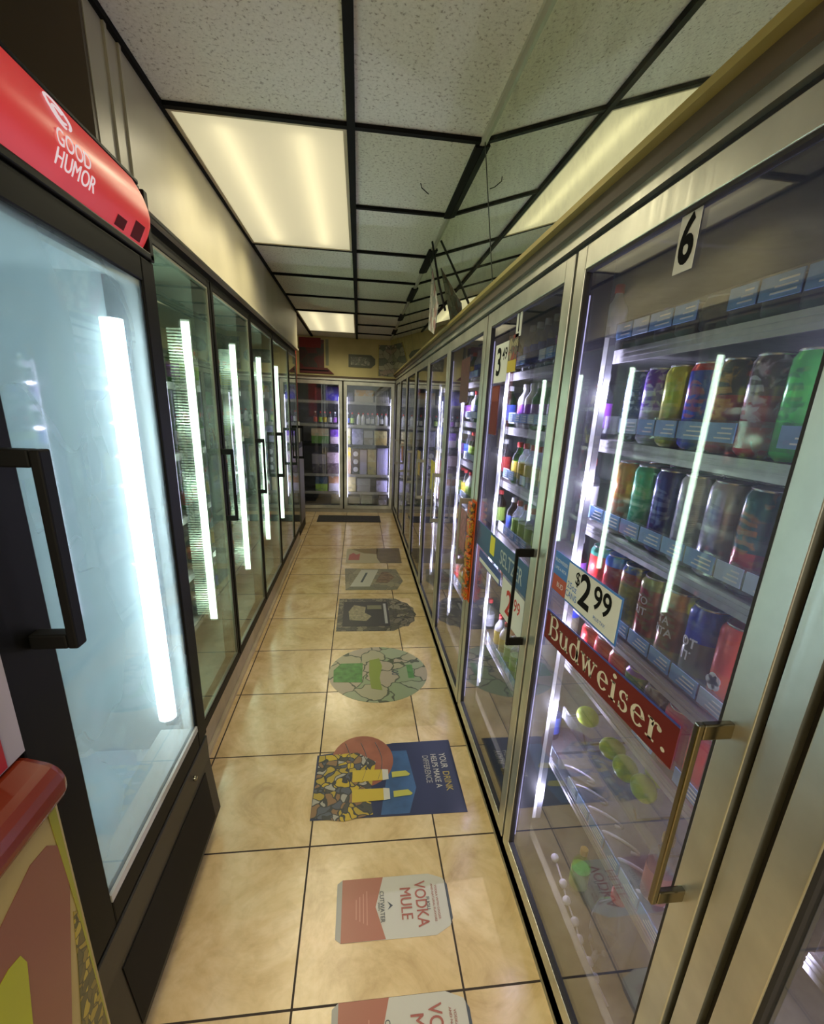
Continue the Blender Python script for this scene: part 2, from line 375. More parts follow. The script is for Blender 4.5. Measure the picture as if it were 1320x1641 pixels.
# a bold serif alphabet for the beer banner (built from thick and thin strokes)
def serif(mb, word, h, o, r, u, sx=1.0):
    o, r, u = Vector(o), Vector(r), Vector(u); T, t = 0.125, 0.045
    def quad(p):
        mb.add([o+r*(X+a)*h*sx+u*b*h for a, b in p], [tuple(range(len(p)))])
    def st(a, b, c, d, w): quad([(a-w/2, b), (a+w/2, b), (c+w/2, d), (c-w/2, d)])
    def hb(a, b, c, w=t): quad([(a, c-w/2), (b, c-w/2), (b, c+w/2), (a, c+w/2)])
    def arc(cx, cy, rx, ry, a0, a1, th=T):
        n = 14; pts = []
        for i in range(n+1):
            a = math.radians(a0+(a1-a0)*i/n); w = t+(th-t)*abs(math.cos(a))
            pts.append(((cx+(rx-w/2)*math.cos(a), cy+(ry-t/2)*math.sin(a)), (cx+(rx+w/2)*math.cos(a), cy+(ry+t/2)*math.sin(a))))
        for i in range(n): quad([pts[i][0], pts[i][1], pts[i+1][1], pts[i+1][0]])
    def serf(x, y, w=0.13): hb(x-w, x+w, y, 0.05)
    X = 0.0; adv = dict(B=0.66, u=0.62, d=0.62, w=0.80, e=0.54, i=0.32, s=0.46, r=0.44)
    adv['.'] = 0.2
    for ch in word:
        if ch == 'B':
            st(0.14, 0, 0.14, 0.78, T); hb(0.02, 0.36, 0.025, 0.05); hb(0.02, 0.36, 0.755, 0.05); hb(0.14, 0.36, 0.41)
            arc(0.34, 0.585, 0.17, 0.17, -90, 90); arc(0.36, 0.215, 0.20, 0.195, -90, 90)
        elif ch == 'u':
            st(0.13, 0.15, 0.13, 0.5, T); hb(0.02, 0.17, 0.48, 0.045); st(0.45, 0, 0.45, 0.5, T); hb(0.36, 0.48, 0.48, 0.045); hb(0.42, 0.58, 0.025, 0.05)
            arc(0.27, 0.16, 0.14, 0.14, 180, 345, 0.11)
        elif ch == 'd':
            arc(0.26, 0.25, 0.18, 0.235, 0, 360); st(0.46, 0, 0.46, 0.78, T); hb(0.36, 0.5, 0.755, 0.05); hb(0.44, 0.58, 0.025, 0.05)
        elif ch == 'w':
            st(0.10, 0.5, 0.25, 0, 0.11); st(0.25, 0, 0.38, 0.5, 0.05); st(0.38, 0.5, 0.53, 0, 0.11); st(0.53, 0, 0.67, 0.5, 0.05)
            serf(0.1, 0.48, 0.11); serf(0.38, 0.48, 0.09); serf(0.68, 0.48, 0.1)
        elif ch == 'e':
            arc(0.26, 0.25, 0.17, 0.235, 5, 325); hb(0.12, 0.43, 0.275, 0.045)
        elif ch == 'i':
            st(0.15, 0, 0.15, 0.5, T); hb(0.03, 0.18, 0.48, 0.05); serf(0.15, 0.025); arc(0.15, 0.66, 0.035, 0.04, 0, 360, 0.08)
        elif ch == 's':
            arc(0.22, 0.365, 0.115, 0.12, 20, 270, 0.09); arc(0.22, 0.13, 0.125, 0.13, -160, 90, 0.09); st(0.33, 0.35, 0.33, 0.5, 0.04); st(0.09, 0.0, 0.09, 0.16, 0.04)
        elif ch == 'r':
            st(0.14, 0, 0.14, 0.5, T); hb(0.02, 0.17, 0.48, 0.05); serf(0.14, 0.025); arc(0.29, 0.31, 0.12, 0.17, 60, 165, 0.08); arc(0.36, 0.41, 0.03, 0.04, 0, 360, 0.08)
        elif ch == '.':
            arc(0.08, 0.05, 0.025, 0.03, 0, 360, 0.07)
        X += adv[ch]
    return X*h*sx

# ------------------------------------------------------------------ the room
H = 2.342; XG = 0.496; BY = 6.5
o = struct(MB().box(-2.4, -4, -0.06, 1.9, 8.2, 0).build('floor', FLOOR))
o = struct(MB().box(-2.4, -4, H+0.004, 1.9, 8.2, H+0.06).build('ceiling', CEILM))
struct(MB().box(-2.46, -4, 0, -2.4, 8.2, H).build('wall_left', BEIGE))
struct(MB().box(1.9, -4, 0, 1.96, 8.2, H).build('wall_right', DINT))
struct(MB().box(-2.4, BY+0.02, 1.865, 0.9, BY+0.10, H).build('wall_back', YWALL))
# soffit over the left-hand coolers: painted face, brown end panel
mb = MB(); mb.box(-0.70, 1.38, 1.992, -0.61, 4.95, H)
sof = struct(mb.build('trim_1', BEIGE))
struct(MB().box(-1.60, 1.365, 1.992, -0.612, 1.379, H).build('trim_2', BROWN))
struct(MB().box(-1.60, 4.95, 1.992, -0.61, 4.97, H).build('trim_3', BEIGE))
struct(MB().box(-0.614, 1.38, 1.992, -0.598, 4.95, 2.008).build('trim_4', BEIGE))
# vertical battens at the near end of the soffit
mb = MB()
for yy in (1.46, 1.53): mb.box(-0.612, yy, 1.995, -0.604, yy+0.012, 2.335)
struct(mb.build('trim_5', BEIGE))
# black ceiling grid
mb = MB()
for x in (-0.61, -0.029): mb.box(x-0.013, -3.5, H-0.012, x+0.013, BY, H+0.003)
for i in range(-8, 8):
    y = 1.7885+0.61*i
    if y > BY: continue
    w = 0.010
    if i in (1, 6): mb.box(-0.029, y-w, H-0.009, 0.405, y+w, H+0.003)
    elif i in (-1, -3, -5): mb.box(-0.029, y-w, H-0.009, 0.405, y+w, H+0.003) if i < -2 else None
    else: mb.box(-0.61, y-w, H-0.009, 0.405, y+w, H+0.003)
struct(mb.build('trim_6', TBAR))
# edge strip where the ceiling meets the mirror: pale angle with short black lengths
mb = MB(); mb.box(0.398, -3.5, H-0.010, 0.412, BY, H+0.003)
struct(mb.build('trim_7', pbr('pale_angle', (0.42, 0.42, 0.33), 0.45)))
mb = MB()
for a, b in ((1.80, 2.40), (2.86, 3.30), (3.72, 4.12), (4.7, 5.0), (5.6, 5.9)): mb.box(0.385, a, H-0.016, 0.410, b, H-0.004)
struct(mb.build('trim_8', TBAR))
# mirror panels leaning over the right-hand coolers
ys = [-3.5, -0.65, 0.57, 1.775, 2.98, 4.20, 5.40, BY]
mt, mbm = (0.409, H-0.004), (0.474, 1.918)
for i in range(len(ys)-1):
    a, b = ys[i]+0.0015, ys[i+1]-0.0015
    m = MB(); m.add([(mbm[0], a, mbm[1]), (mbm[0], b, mbm[1]), (mt[0], b, mt[1]), (mt[0], a, mt[1]),
                     (mbm[0]+0.006, a, mbm[1]), (mbm[0]+0.006, b, mbm[1]), (mt[0]+0.006, b, mt[1]), (mt[0]+0.006, a, mt[1])],
                    [(0, 3, 2, 1), (4, 5, 6, 7), (0, 1, 5, 4), (2, 3, 7, 6), (1, 2, 6, 5), (3, 0, 4, 7)])
    where = ['behind the camera', 'nearest the camera', 'joint beside the large lamp reflection',
             'third from the camera, beside the hanging sign', 'fourth from the camera', 'fifth from the camera', 'farthest, at the back wall'][i]
    tag(m.build('mirror_panel', MIRROR), 'leaning mirror panel over right coolers, '+where, 'mirror', 'mirror panels over the right coolers')
mb = MB()
for y in ys[1:-1]:
    mb.add([(mbm[0]-0.001, y-0.003, mbm[1]), (mbm[0]-0.001, y+0.003, mbm[1]), (mt[0]-0.001, y+0.003, mt[1]), (mt[0]-0.001, y-0.003, mt[1])], [(0, 3, 2, 1)])
struct(mb.build('trim_9', pbr('mirror_seam', (0.06, 0.07, 0.05), 0.5)))
struct(MB().box(0.462, -3.5, 1.905, 0.490, BY, 1.918).build('trim_10', YTRIM))
struct(MB().box(0.480, -3.5, 1.876, 0.60, BY, 1.905).build('trim_11', BROWN))
# beige tiled curb below the left-hand coolers
mb = MB(); mb.box(-1.4, 1.38, 0, -0.655, 4.98, 0.150); mb.box(-0.66, 1.38, 0, -0.636, 4.98, 0.022)
struct(mb.build('baseboard_left', CURB))
mb = MB(); mb.box(0.500, -3.5, 0, 0.62, BY, 0.075)
struct(mb.build('baseboard_right', pbr('dull_kick_strip', (0.26, 0.24, 0.17), 0.5, noise=0.15, nscale=30)))
mb = MB(); mb.box(-1.0, BY, 0, 0.5, BY+0.1, 0.05)
struct(mb.build('baseboard_back', ALUD))

# ------------------------------------------------------------------ ceiling lights
def light_panel(y0, lab):
    e = empty('ceiling_light', (-0.32, y0+0.61, H))
    x0, x1 = -0.585, -0.055; a, b = y0+0.02, y0+1.20
    m, nt, out = newmat('prismatic_diffuser')
    tl = N(nt, 'ShaderNodeBsdfTranslucent'); tl.inputs[0].default_value = (0.85, 0.83, 0.74, 1)
    em = N(nt, 'ShaderNodeEmission'); em.inputs[0].default_value = (1.0, 0.92, 0.68, 1); em.inputs[1].default_value = CEIL_E*0.20
    ad = N(nt, 'ShaderNodeAddShader'); nt.links.new(tl.outputs[0], ad.inputs[0]); nt.links.new(em.outputs[0], ad.inputs[1]); nt.links.new(ad.outputs[0], out.inputs[0])
    def loc(mb, name, mat): 
        ob = mb.build(name, mat, e); ob.matrix_parent_inverse = Matrix.Translation((0.32, -(y0+0.61), -H)); return ob
    loc(MB().box(x0, a, H-0.004, x1, b, H-0.002), 'diffuser', m)
    f = MB()
    for q in ((x0-0.012, a-0.012, x1+0.012, a), (x0-0.012, b, x1+0.012, b+0.006), (x0-0.012, a, x0, b), (x1, a, x1+0.012, b)):
        f.box(q[0], q[1], H-0.008, q[2], q[3], H+0.004)
    loc(f, 'frame', pbr('fixture_frame', (0.50, 0.45, 0.30), 0.4))
    for x in (-0.45, -0.19):
        t = MB(); t.lathe([(0.012, a+0.05), (0.012, b-0.05)], (x, 0, H+0.042), 10, ax='y')
        loc(t, 'tube', emit('fluorescent_tube', (1.0, 0.90, 0.62), CEIL_E*3.0))
    tag(e, lab, 'ceiling light', 'fluorescent ceiling panels over the aisle')
    return e
# housings above the ceiling plane need a hole in the ceiling: rebuild the ceiling around them
bpy.data.objects.remove(bpy.data.objects['ceiling'])
L1, L2 = 1.79, 4.84
mb = MB(); X0, X1 = -0.59, -0.05; Z0, Z1 = H+0.004, H+0.10
mb.box(-2.4, -4, Z0, X0, 8.2, Z1); mb.box(X1, -4, Z0, 1.9, 8.2, Z1)
for a, b in ((-4, L1+0.015), (L1+1.205, L2+0.015), (L2+1.205, 8.2)): mb.box(X0, a, Z0, X1, b, Z1)
struct(mb.build('ceiling', CEILM))
mb = MB(); mb.box(-0.6, L1, Z1, -0.04, L1+1.23, Z1+0.01); mb.box(-0.6, L2, Z1, -0.04, L2+1.23, Z1+0.01)
struct(mb.build('trim_12', pbr('white_housing', (0.35, 0.34, 0.30), 0.5)))
light_panel(L1, 'large lit fluorescent ceiling panel, the nearer one, showing two bright streaks')
light_panel(L2, 'small looking lit fluorescent ceiling panel at the far end of the aisle')

# ------------------------------------------------------------------ right-hand cooler run
edges = [(-0.40, 0.355), (0.42, 1.125), (1.14, 1.868), (1.884, 2.65), (2.666, 3.41), (3.426, 4.165), (4.181, 4.92), (4.936, 5.675), (5.691, 6.43)]
NTH = ['nearest the camera, cut off by the right edge', 'second from the camera, numbered 6', 'third from the camera, with the blue seltzer banner',
       'fourth from the camera, beside the orange strip', 'fifth from the camera', 'sixth from the camera', 'seventh from the camera', 'eighth from the camera', 'last one, at the back corner']
SHORT = ['nearest right door', 'door numbered 6', 'third right door', 'fourth right door', 'fifth right door', 'sixth right door', 'seventh right door', 'eighth right door', 'last right door']
fr = empty('cooler_cabinet', (0.52, 3, 0))
tag(fr, 'long satin metal frame holding the glass doors along the right side', 'cooler frame')
def ch(mb, name, mat, e, bevel=0.0):
    ob = mb.build(name, mat, e, bevel); ob.matrix_parent_inverse = Matrix.Translation(-Vector(e.location)); return ob
ch(MB().box(0.494, -0.5, 1.852, 0.60, BY-0.02, 1.876), 'header', ALU, fr)
ch(MB().box(0.500, -0.5, 0.020, 0.60, BY-0.02, 0.075), 'sill', ALUD, fr)
ch(MB().box(0.506, -0.5, 1.838, 0.60, BY-0.02, 1.852), 'gasket_rail', GASK, fr)
for i, (a, b) in enumerate(edges):
    nx = edges[i+1][0] if i+1 < len(edges) else BY-0.02
    if i == 0:
        ch(MB().box(0.498, 0.372, 0.075, 0.58, 0.408, 1.852), 'mullion', ALU, fr)
        ch(MB().box(0.512, 0.340, 0.075, 0.57, 0.44, 1.852), 'mullion', GASK, fr)
    else:
        ch(MB().box(0.514, b-0.025, 0.075, 0.575, nx+0.025, 1.852), 'mullion', BLACKM, fr)
# liner of the walk-in behind the doors
mb = MB(); mb.box(1.35, -0.6, 0.0, 1.40, BY-0.02, 1.98); mb.box(0.60, -0.6, 1.93, 1.40, BY-0.02, 1.98); mb.box(0.6, -0.66, 0, 1.40, -0.6, 1.98); mb.box(0.6, BY-0.06, 0, 1.4, BY-0.02, 1.98)
struct(MB().box(0.60, -0.6, 0.001, 1.35, BY-0.06, 0.03).build('floor_cooler', pbr('dark_cooler_floor', (0.05, 0.048, 0.05), 0.6, noise=0.2)))
struct(mb.build('wall_cooler', DINT))
COOL = emit('cool_led', (0.74, 0.70, 1.0), STRIP_R)
EDGE = emit('violet_edge_light', (0.62, 0.55, 1.0), 1.5)
for i, (a, b) in enumerate(edges[:-1]):
    yc = (b+edges[i+1][0])/2
    for s in (-1, 1):
        e = empty('light_strip', (0.585, yc+s*0.017, 0.2))
        ch(MB().box(0.5765, yc+s*0.002, 0.2, 0.588, yc+s*0.032, 1.66), 'housing', WHITEP, e)
        ch(MB().box(0.5882, yc+s*0.003, 0.22, 0.5925, yc+s*0.031, 1.64), 'lens', COOL, e)
        if i <= 1: ch(MB().box(0.588, yc+s*0.0315, 0.2, 0.604, yc+s*0.0335, 1.66), 'cheek', pbr('grey_cheek', (0.16, 0.16, 0.18), 0.5), e)
        if i <= 1: ch(MB().box(0.588, yc+s*0.0005, 0.2, 0.604, yc+s*0.0015, 1.66), 'cheek', pbr('grey_cheek', (0.16, 0.16, 0.18), 0.5), e)
        side = 'far' if s > 0 else 'near'
        tag(e, f'bluish strip light, {side} side of the post between {SHORT[i]} and {SHORT[i+1]}', 'strip light', 'strip lights inside the right coolers')

def rect_frame(mb, x0, x1, a, b, z0, z1, w, top=None, bot=None):
    top = top or w; bot = bot or w
    mb.box(x0, a, z0, x1, a+w, z1); mb.box(x0, b-w, z0, x1, b, z1)
    mb.box(x0, a+w, z1-top, x1, b-w, z1); mb.box(x0, a+w, z0, x1, b-w, z0+bot)
def right_door(i, a, b):
    e = empty('cooler_door', (0.505, (a+b)/2, 0.08))
    m = MB(); rect_frame(m, 0.495, 0.512, a, b, 0.080, 1.838, 0.045, 0.048, 0.048)
    ch(m, 'door_frame', ALU, e, 0.0015)
    m = MB(); rect_frame(m, 0.497, 0.511, a+0.045, b-0.045, 0.128, 1.790, 0.006)
    ch(m, 'gasket', GASK, e)
    ch(MB().box(0.5135, b-0.0455, 0.16, 0.5165, b-0.0425, 1.74), 'edge_light', EDGE, e)
    ch(MB().box(0.5045, a+0.046, 0.130, 0.5085, b-0.046, 1.789), 'glass_pane', PANE, e)
    if i != 0:
        z0, z1 = (0.775, 1.10) if i == 1 else (0.81, 1.115)
        yh = a+0.028
        g = MB(); w = 0.005
        g.box(0.443, yh-w, z0, 0.452, yh+w, z1); g.box(0.452, yh-w, z1-0.024, 0.496, yh+w, z1); g.box(0.452, yh-w, z0, 0.496, yh+w, z0+0.024)
        hm = CHROME if i == 1 else BLACK if i == 2 else ALUD
        h = ch(g, 'handle', hm, e, 0.002); h['label'] = 'bronze chrome pull handle' if i == 1 else 'dark pull handle'
    tag(e, f'tall glass cooler door in the right-hand run, {NTH[i]}', 'cooler door', 'glass doors on the right')
    return e
for i, (a, b) in enumerate(edges): right_door(i, a, b)

# -- shelves behind the right doors
SZ = [1.635, 1.425, 1.203, 0.975, 0.79, 0.43]
SN = ['top', 'second', 'third', 'fourth', 'fifth', 'bottom']
LAB = pbr('blue_price_card', (0.20, 0.36, 0.68), 0.5, noise=0.1, nscale=60)
LABW = pbr('pale_price_card', (0.48, 0.60, 0.80), 0.5)
def shelf(i, k, a, b):
    z = SZ[k]; e = empty('cooler_shelf', (0.62, (a+b)/2, z-0.03))
    m = MB(); m.box(0.622, a, z-0.012, 1.15, b, z-0.002); m.box(0.616, a, z-0.030, 0.622, b, z)
    m.box(0.6145, a, z-0.020, 0.616, b, z-0.017); m.box(0.6145, a, z-0.010, 0.616, b, z-0.007)
    ch(m, 'deck', SHELF, e)
    if i <= 3:
        ch(MB().box(0.609, a+0.01, z+0.016, 0.611, b-0.01, z+0.058), 'clear_fence', CLEAR, e)
        y = b-0.02
        rnd = random.Random(i*10+k)
        while y > a+0.09:
            w = rnd.choice((0.055, 0.07, 0.062))
            if rnd.random() < 0.85:
                m = MB(); m.box(0.6065, y-w, z+0.022, 0.6085, y, z+0.054)
                m.cur = 1
                for q in range(3): m.box(0.6060, y-w+0.006, z+0.028+q*0.008, 0.6066, y-0.02-0.006*q, z+0.0305+q*0.008)
                ch(m, 'price_card', [LAB if rnd.random() < 0.7 else LABW, WHITEP], e)
            y -= w+0.006
    tag(e, f'metal shelf with price cards, {SN[k]} one behind the {SHORT[i]}', 'shelf', 'shelves in the right coolers')
for i, (a, b) in enumerate(edges):
    for k in range(6):
        shelf(i, k, a-0.002 if i else a, b+0.002)

# -- drinks
def can_proto(h, r, mat, name='drink_can', neck=0.012):
    m = MB()
    m.lathe([(r*0.72, 0), (r*0.80, 0.002), (r, 0.010), (r, h-neck-0.006), (r*0.97, h-neck), (r*0.83, h-0.004), (r*0.83, h-0.0005)], n=24)
    o = m.build(name, mat)
    l = MB(); l.lathe([(0, h-0.003), (r*0.74, h-0.003), (r*0.78, h-0.0005), (r*0.845, h), (r*0.85, h-0.002), (r*0.83, h-0.004)], n=24)
    l.box(-0.004, -0.010, h-0.003, 0.004, 0.008, h-0.0012)
    l.build('lid', CANLID, o)
    return o
def bottle_proto(h, r, gmat, lmat, cmat, name='bottle', shoulder=0.62):
    m = MB(); s = h*shoulder
    m.lathe([(r*0.85, 0), (r, 0.006), (r, s), (r*0.92, s+h*0.06), (r*0.5, s+h*0.16), (r*0.36, s+h*0.22), (r*0.34, h-0.018), (r*0.34, h-0.012)], n=20)
    o = m.build(name, gmat)
    MB().lathe([(r*1.01, s*0.25), (r*1.015, s*0.27), (r*1.015, s*0.85), (r*1.01, s*0.87)], n=20).build('label', lmat, o)
    MB().lathe([(r*0.42, h-0.020), (r*0.43, h-0.018), (r*0.43, h-0.002), (r*0.38, h)], n=16).build('cap', cmat, o)
    return o
def carton_proto(w, d, h, mat, top=None, name='drink_carton'):
    o = MB().box(-d/2, -w/2, 0, d/2, w/2, h).build(name, mat, None, 0.003)
    if top: MB().box(-d/2-0.0012, -w*0.32, h*0.30, -d/2, w*0.32, h*0.72).build('printed_panel', top, o)
    return o
def B(n, *st, accent=None, asc=30, thr=0.55, metal=0.35, rough=0.22):
    return band_mat(n, list(st), accent, asc, thr, rough, metal)
ORD = ['first', 'second', 'third', 'fourth', 'fifth', 'sixth', 'seventh', 'eighth', 'ninth', 'tenth', 'eleventh', 'twelfth']
K = (0.02, 0.02, 0.03); RED = (0.62, 0.02, 0.02); WH = (0.75, 0.75, 0.78)
cm = {
 'navy': B('can_navy', (0, K), (0.3, (0.03, 0.05, 0.12)), accent=(0.4, 0.45, 0.55), asc=45, thr=0.6),
 'plain': B('can_plain', (0, (0.012, 0.012, 0.016)), metal=0.2, rough=0.5),
 'purple': B('can_purple', (0, (0.5, 0.5, 0.6)), (0.45, (0.16, 0.04, 0.5)), accent=(0.6, 0.55, 0.8), asc=40),
 'yellow': B('can_yellow', (0, (0.55, 0.5, 0.08)), (0.5, (0.62, 0.62, 0.05)), accent=(0.35, 0.45, 0.05), asc=35),
 'blue': B('can_blue', (0, (0.02, 0.05, 0.6)), (0.52, (0.03, 0.06, 0.5)), (0.9, RED), accent=(0.55, 0.10, 0.10), asc=24, thr=0.58),
 'maroon': B('can_maroon', (0, (0.45, 0.05, 0.09)), (0.16, (0.30, 0.03, 0.03)), (0.62, (0.05, 0.03, 0.03)), accent=(0.65, 0.32, 0.04), asc=30, thr=0.57),
 'redwhite': B('can_red_white', (0, RED), (0.3, (0.35, 0.05, 0.05)), (0.6, (0.10, 0.07, 0.07)), accent=(0.6, 0.6, 0.62), asc=28, thr=0.55),
 'green': B('can_green', (0, (0.02, 0.5, 0.03)), (0.2, (0.04, 0.62, 0.05)), accent=(0.02, 0.16, 0.04), asc=30, thr=0.6),
 'tan': B('can_tan', (0, (0.5, 0.42, 0.3)), (0.5, (0.62, 0.35, 0.08)), accent=(0.6, 0.15, 0.05), asc=32),
 'teal': B('can_teal', (0, (0.03, 0.35, 0.18)), (0.6, (0.08, 0.5, 0.25)), accent=(0.3, 0.6, 0.4), asc=30, thr=0.6),
 'indigo': B('can_indigo', (0, (0.03, 0.04, 0.25)), (0.7, (0.06, 0.07, 0.3)), accent=(0.25, 0.3, 0.6), asc=30, thr=0.6),
 'silver': B('can_silver', (0, (0.45, 0.45, 0.55)), (0.7, (0.55, 0.55, 0.6)), accent=(0.3, 0.3, 0.45), asc=30, thr=0.6),
 'dark': B('can_dark', (0, (0.02, 0.06, 0.04)), (0.24, (0.42, 0.04, 0.02)), (0.42, (0.02, 0.10, 0.09)), accent=(0.45, 0.18, 0.02), asc=20, thr=0.6),
 'darkgreen': B('can_dark_green', (0, (0.3, 0.3, 0.3)), (0.3, (0.03, 0.10, 0.05)), accent=(0.08, 0.25, 0.05), asc=22, thr=0.5),
 'red': B('can_red', (0, RED), (0.93, (0.7, 0.1, 0.1)), metal=0.2),
 'redteal': B('can_red_teal', (0, RED), (0.86, (0.05, 0.35, 0.25)), metal=0.3),
 'redblue': B('can_red_blue', (0, (0.5, 0.03, 0.03)), (0.84, (0.03, 0.15, 0.7)), metal=0.3),
 'olive': B('can_olive', (0, (0.3, 0.12, 0.1)), (0.2, (0.28, 0.27, 0.05)), (0.75, (0.5, 0.10, 0.03)), (0.9, (0.06, 0.1, 0.4)), accent=(0.5, 0.42, 0.05), asc=35, thr=0.55),
 'brick': B('can_brick', (0, (0.30, 0.26, 0.08)), (0.25, (0.45, 0.07, 0.03)), (0.85, (0.4, 0.4, 0.1)), accent=(0.3, 0.3, 0.08), asc=26, thr=0.6),
 'amber': B('can_amber', (0, (0.45, 0.28, 0.05)), (0.3, (0.40, 0.13, 0.03)), (0.8, (0.62, 0.28, 0.05)), accent=(0.35, 0.33, 0.1), asc=26, thr=0.6),
 'bluegrey': B('can_blue_grey', (0, (0.12, 0.10, 0.22)), (0.24, (0.20, 0.19, 0.13)), (0.62, (0.02, 0.05, 0.55)), metal=0.3),
 'orange': B('can_orange', (0, (0.7, 0.12, 0.02)), (0.5, (0.75, 0.09, 0.03)), metal=0.25),
 'green2': B('can_red_green', (0, (0.4, 0.04, 0.03)), (0.5, (0.08, 0.2, 0.05)), (0.9, (0.3, 0.1, 0.6)), metal=0.3),
 'pink': B('can_pink', (0, (0.6, 0.35, 0.42)), (0.5, (0.5, 0.25, 0.3)), accent=(0.7, 0.6, 0.65), asc=30),
}
desc = dict(plain='plain black', navy='navy and silver', purple='purple topped pale', yellow='yellow green', blue='blue and red', maroon='dark maroon and orange',
            redwhite='red, black and white', green='bright green', tan='tan and orange', teal='teal green', indigo='indigo blue', silver='silver grey',
            dark='dark green and red', darkgreen='dark leafy green', red='plain red', redteal='red with teal top', redblue='red with blue top',
            olive='olive and purple', brick='brick red', amber='amber orange', bluegrey='blue topped grey', orange='bright orange red', green2='red and green with violet top', pink='pink and white')
protos = {}
def get_can(key, h, r):
    kk = (key, h, r)
    if kk not in protos:
        protos[kk] = can_proto(h, r, cm[key]); return protos[kk]
    return copy_tree(protos[kk])
def put_row(keys, y0, pitch, z, h, r, where, x=0.656, back=True):
    for n, k in enumerate(keys):
        o = get_can(k, h, r); o.location = (x, y0-n*pitch, z); o.rotation_euler.z = 0.2*math.sin(n*7)
        d = desc[k]; tl = 'tall ' if h > 0.14 else ''
        tag(o, f'{d} can, {ORD[n]} from left, {where}', 'drink can', f'cans on the {where}')
        if back:
            o = copy_tree(o); o.location.x = x+2*r+0.003
            tag(o, f'{d} can behind the {ORD[n]} one, {where}', 'drink can', f'cans on the {where}')
w6 = '%s shelf, door numbered 6'
put_row(['plain']*9, 1.045, 0.068, SZ[0]+0.001, 0.062, 0.031, w6 % 'top', back=False)
put_row(['navy', 'purple', 'yellow', 'blue', 'maroon', 'redwhite', 'green', 'green', 'green'], 1.045, 0.0705, SZ[1]+0.001, 0.160, 0.033, w6 % 'second')
put_row(['tan', 'teal', 'indigo', 'silver', 'silver', 'dark', 'darkgreen', 'dark', 'darkgreen'], 1.02, 0.0765, SZ[2]+0.001, 0.178, 0.036, w6 % 'third')
put_row(['redteal', 'redblue', 'olive', 'brick', 'amber', 'bluegrey', 'orange', 'orange', 'red'], 1.075, 0.0765, SZ[3]+0.001, 0.178, 0.0365, w6 % 'fourth')
put_row(['red', 'red', 'red', 'green2', 'redwhite', 'red', 'red', 'red', 'red'], 1.06, 0.0725, SZ[4]+0.001, 0.140, 0.034, w6 % 'fifth')
# lettering on three of the tall cans
def letter_can(y, z, lines, mat, r=0.0365, x=0.656, size=0.026):
    m = MB()
    for q, t in enumerate(lines):
        text(m, t, size, (x-r-0.0006, y, z-q*size*1.05), (0, -1, 0), (0, 0, 1), 0.02, bend=r+0.0006)
    best = min((o for o in bpy.data.objects if o.name.startswith('drink_can') and o.parent is None), key=lambda o: abs(o.location.y-y)+abs(o.location.x-x)+abs(o.location.z+0.08-z))
    ob = m.build('lettering', mat, best); bpy.context.view_layer.update(); ob.matrix_parent_inverse = best.matrix_world.inverted()
CRM = pbr('cream_print', (0.72, 0.66, 0.52), 0.4)
letter_can(1.075-3*0.0765, 1.10, ['TO', 'RIT'], CRM, size=0.024)
letter_can(1.075-4*0.0765, 1.09, ['TA', 'RITA'], CRM, size=0.024)
letter_can(1.075-5*0.0765, 1.08, ['OT', 'IT'], WHITEP, size=0.026)
m = MB(); ypos = 1.075-6*0.0765
for k in range(5):
    a = 2*PI*k/5
    m.lathe([(0.009, 0), (0.0085, 0.0012), (0, 0.0016)], (0.656-0.0385, ypos+0.008*math.cos(a), 1.045+0.008*math.sin(a)), 10, ax='x')
best = min((o for o in bpy.data.objects if o.name.startswith('drink_can') and o.parent is None), key=lambda o: abs(o.location.y-ypos)+abs(o.location.z-0.976)+abs(o.location.x-0.656))
ob = m.build('fruit_print', WHITEP, best); bpy.context.view_layer.update(); ob.matrix_parent_inverse = best.matrix_world.inverted()

# limes in a clear tray
def leaf_lime(mat):
    m = MB(); m.smooth = True; n = 18; R = 0.028
    prof = []
    for i in range(13):
        t = PI*i/12; rr = R*math.sin(t); z = -math.cos(t)*R*1.22
        if i in (1, 11): rr *= 0.72
        prof.append((max(rr, 1e-4), z))
    m.lathe(prof, n=n, ax='y'); return m.build('lime', mat)
LIME = pbr('lime_skin', (0.46, 0.62, 0.02), 0.35, noise=0.25, nscale=40, bump=0.3)
l0 = None
lz = 0.612
for n, (x, y, a, d) in enumerate(((0.665, 1.035, 0.3, 'lone lime at the left end of the clear tray'), (0.668, 0.905, 1.2, 'lime in the tray, left of the cluster of three bunches'),
                                  (0.664, 0.838, 0.5, 'lime in the middle of the tray cluster'), (0.672, 0.775, 0.9, 'lime at the right end of the tray'), (0.735, 0.815, 0.2, 'lime behind the rightmost lime of the tray'))):
    o = l0.copy() if l0 else leaf_lime(LIME)
    if l0: COL.objects.link(o)
    else: l0 = o
    o.location = (x, y, lz+0.033); o.rotation_euler = (0.3*n, 0.2, a)
    tag(o, 'green '+d, 'lime', 'limes in the clear tray')
e = empty('produce_tray', (0.70, 0.85, lz))
m = MB(); m.box(0.622, 0.60, lz-0.006, 0.78, 1.09, lz); m.box(0.616, 0.60, lz-0.006, 0.620, 1.09, lz+0.030); m.box(0.78, 0.60, lz, 0.784, 1.09, lz+0.05)
ch(m, 'tray_shell', CLEAR, e)
m = MB()
for y in (0.637, 0.725, 0.965, 1.088): m.tube([(0.618, y, lz+0.03), (0.63, y, lz-0.004), (0.78, y, lz-0.004), (0.786, y, lz+0.05)], 0.0025)
ch(m, 'wire_bracket', CHROME, e)
m = MB(); m.box(0.64, 0.612, SZ[4]-0.2, 0.652, 0.62, SZ[4]-0.016)
tag(e, 'clear plastic tray on wire brackets holding limes behind the door numbered 6', 'tray')
for y in (0.61, 1.08):
    m = MB(); m.tube([(0.79, y, lz+0.02), (0.79, y, SZ[4]-0.034)], 0.003); ch(m, 'hanger', CHROME, e)

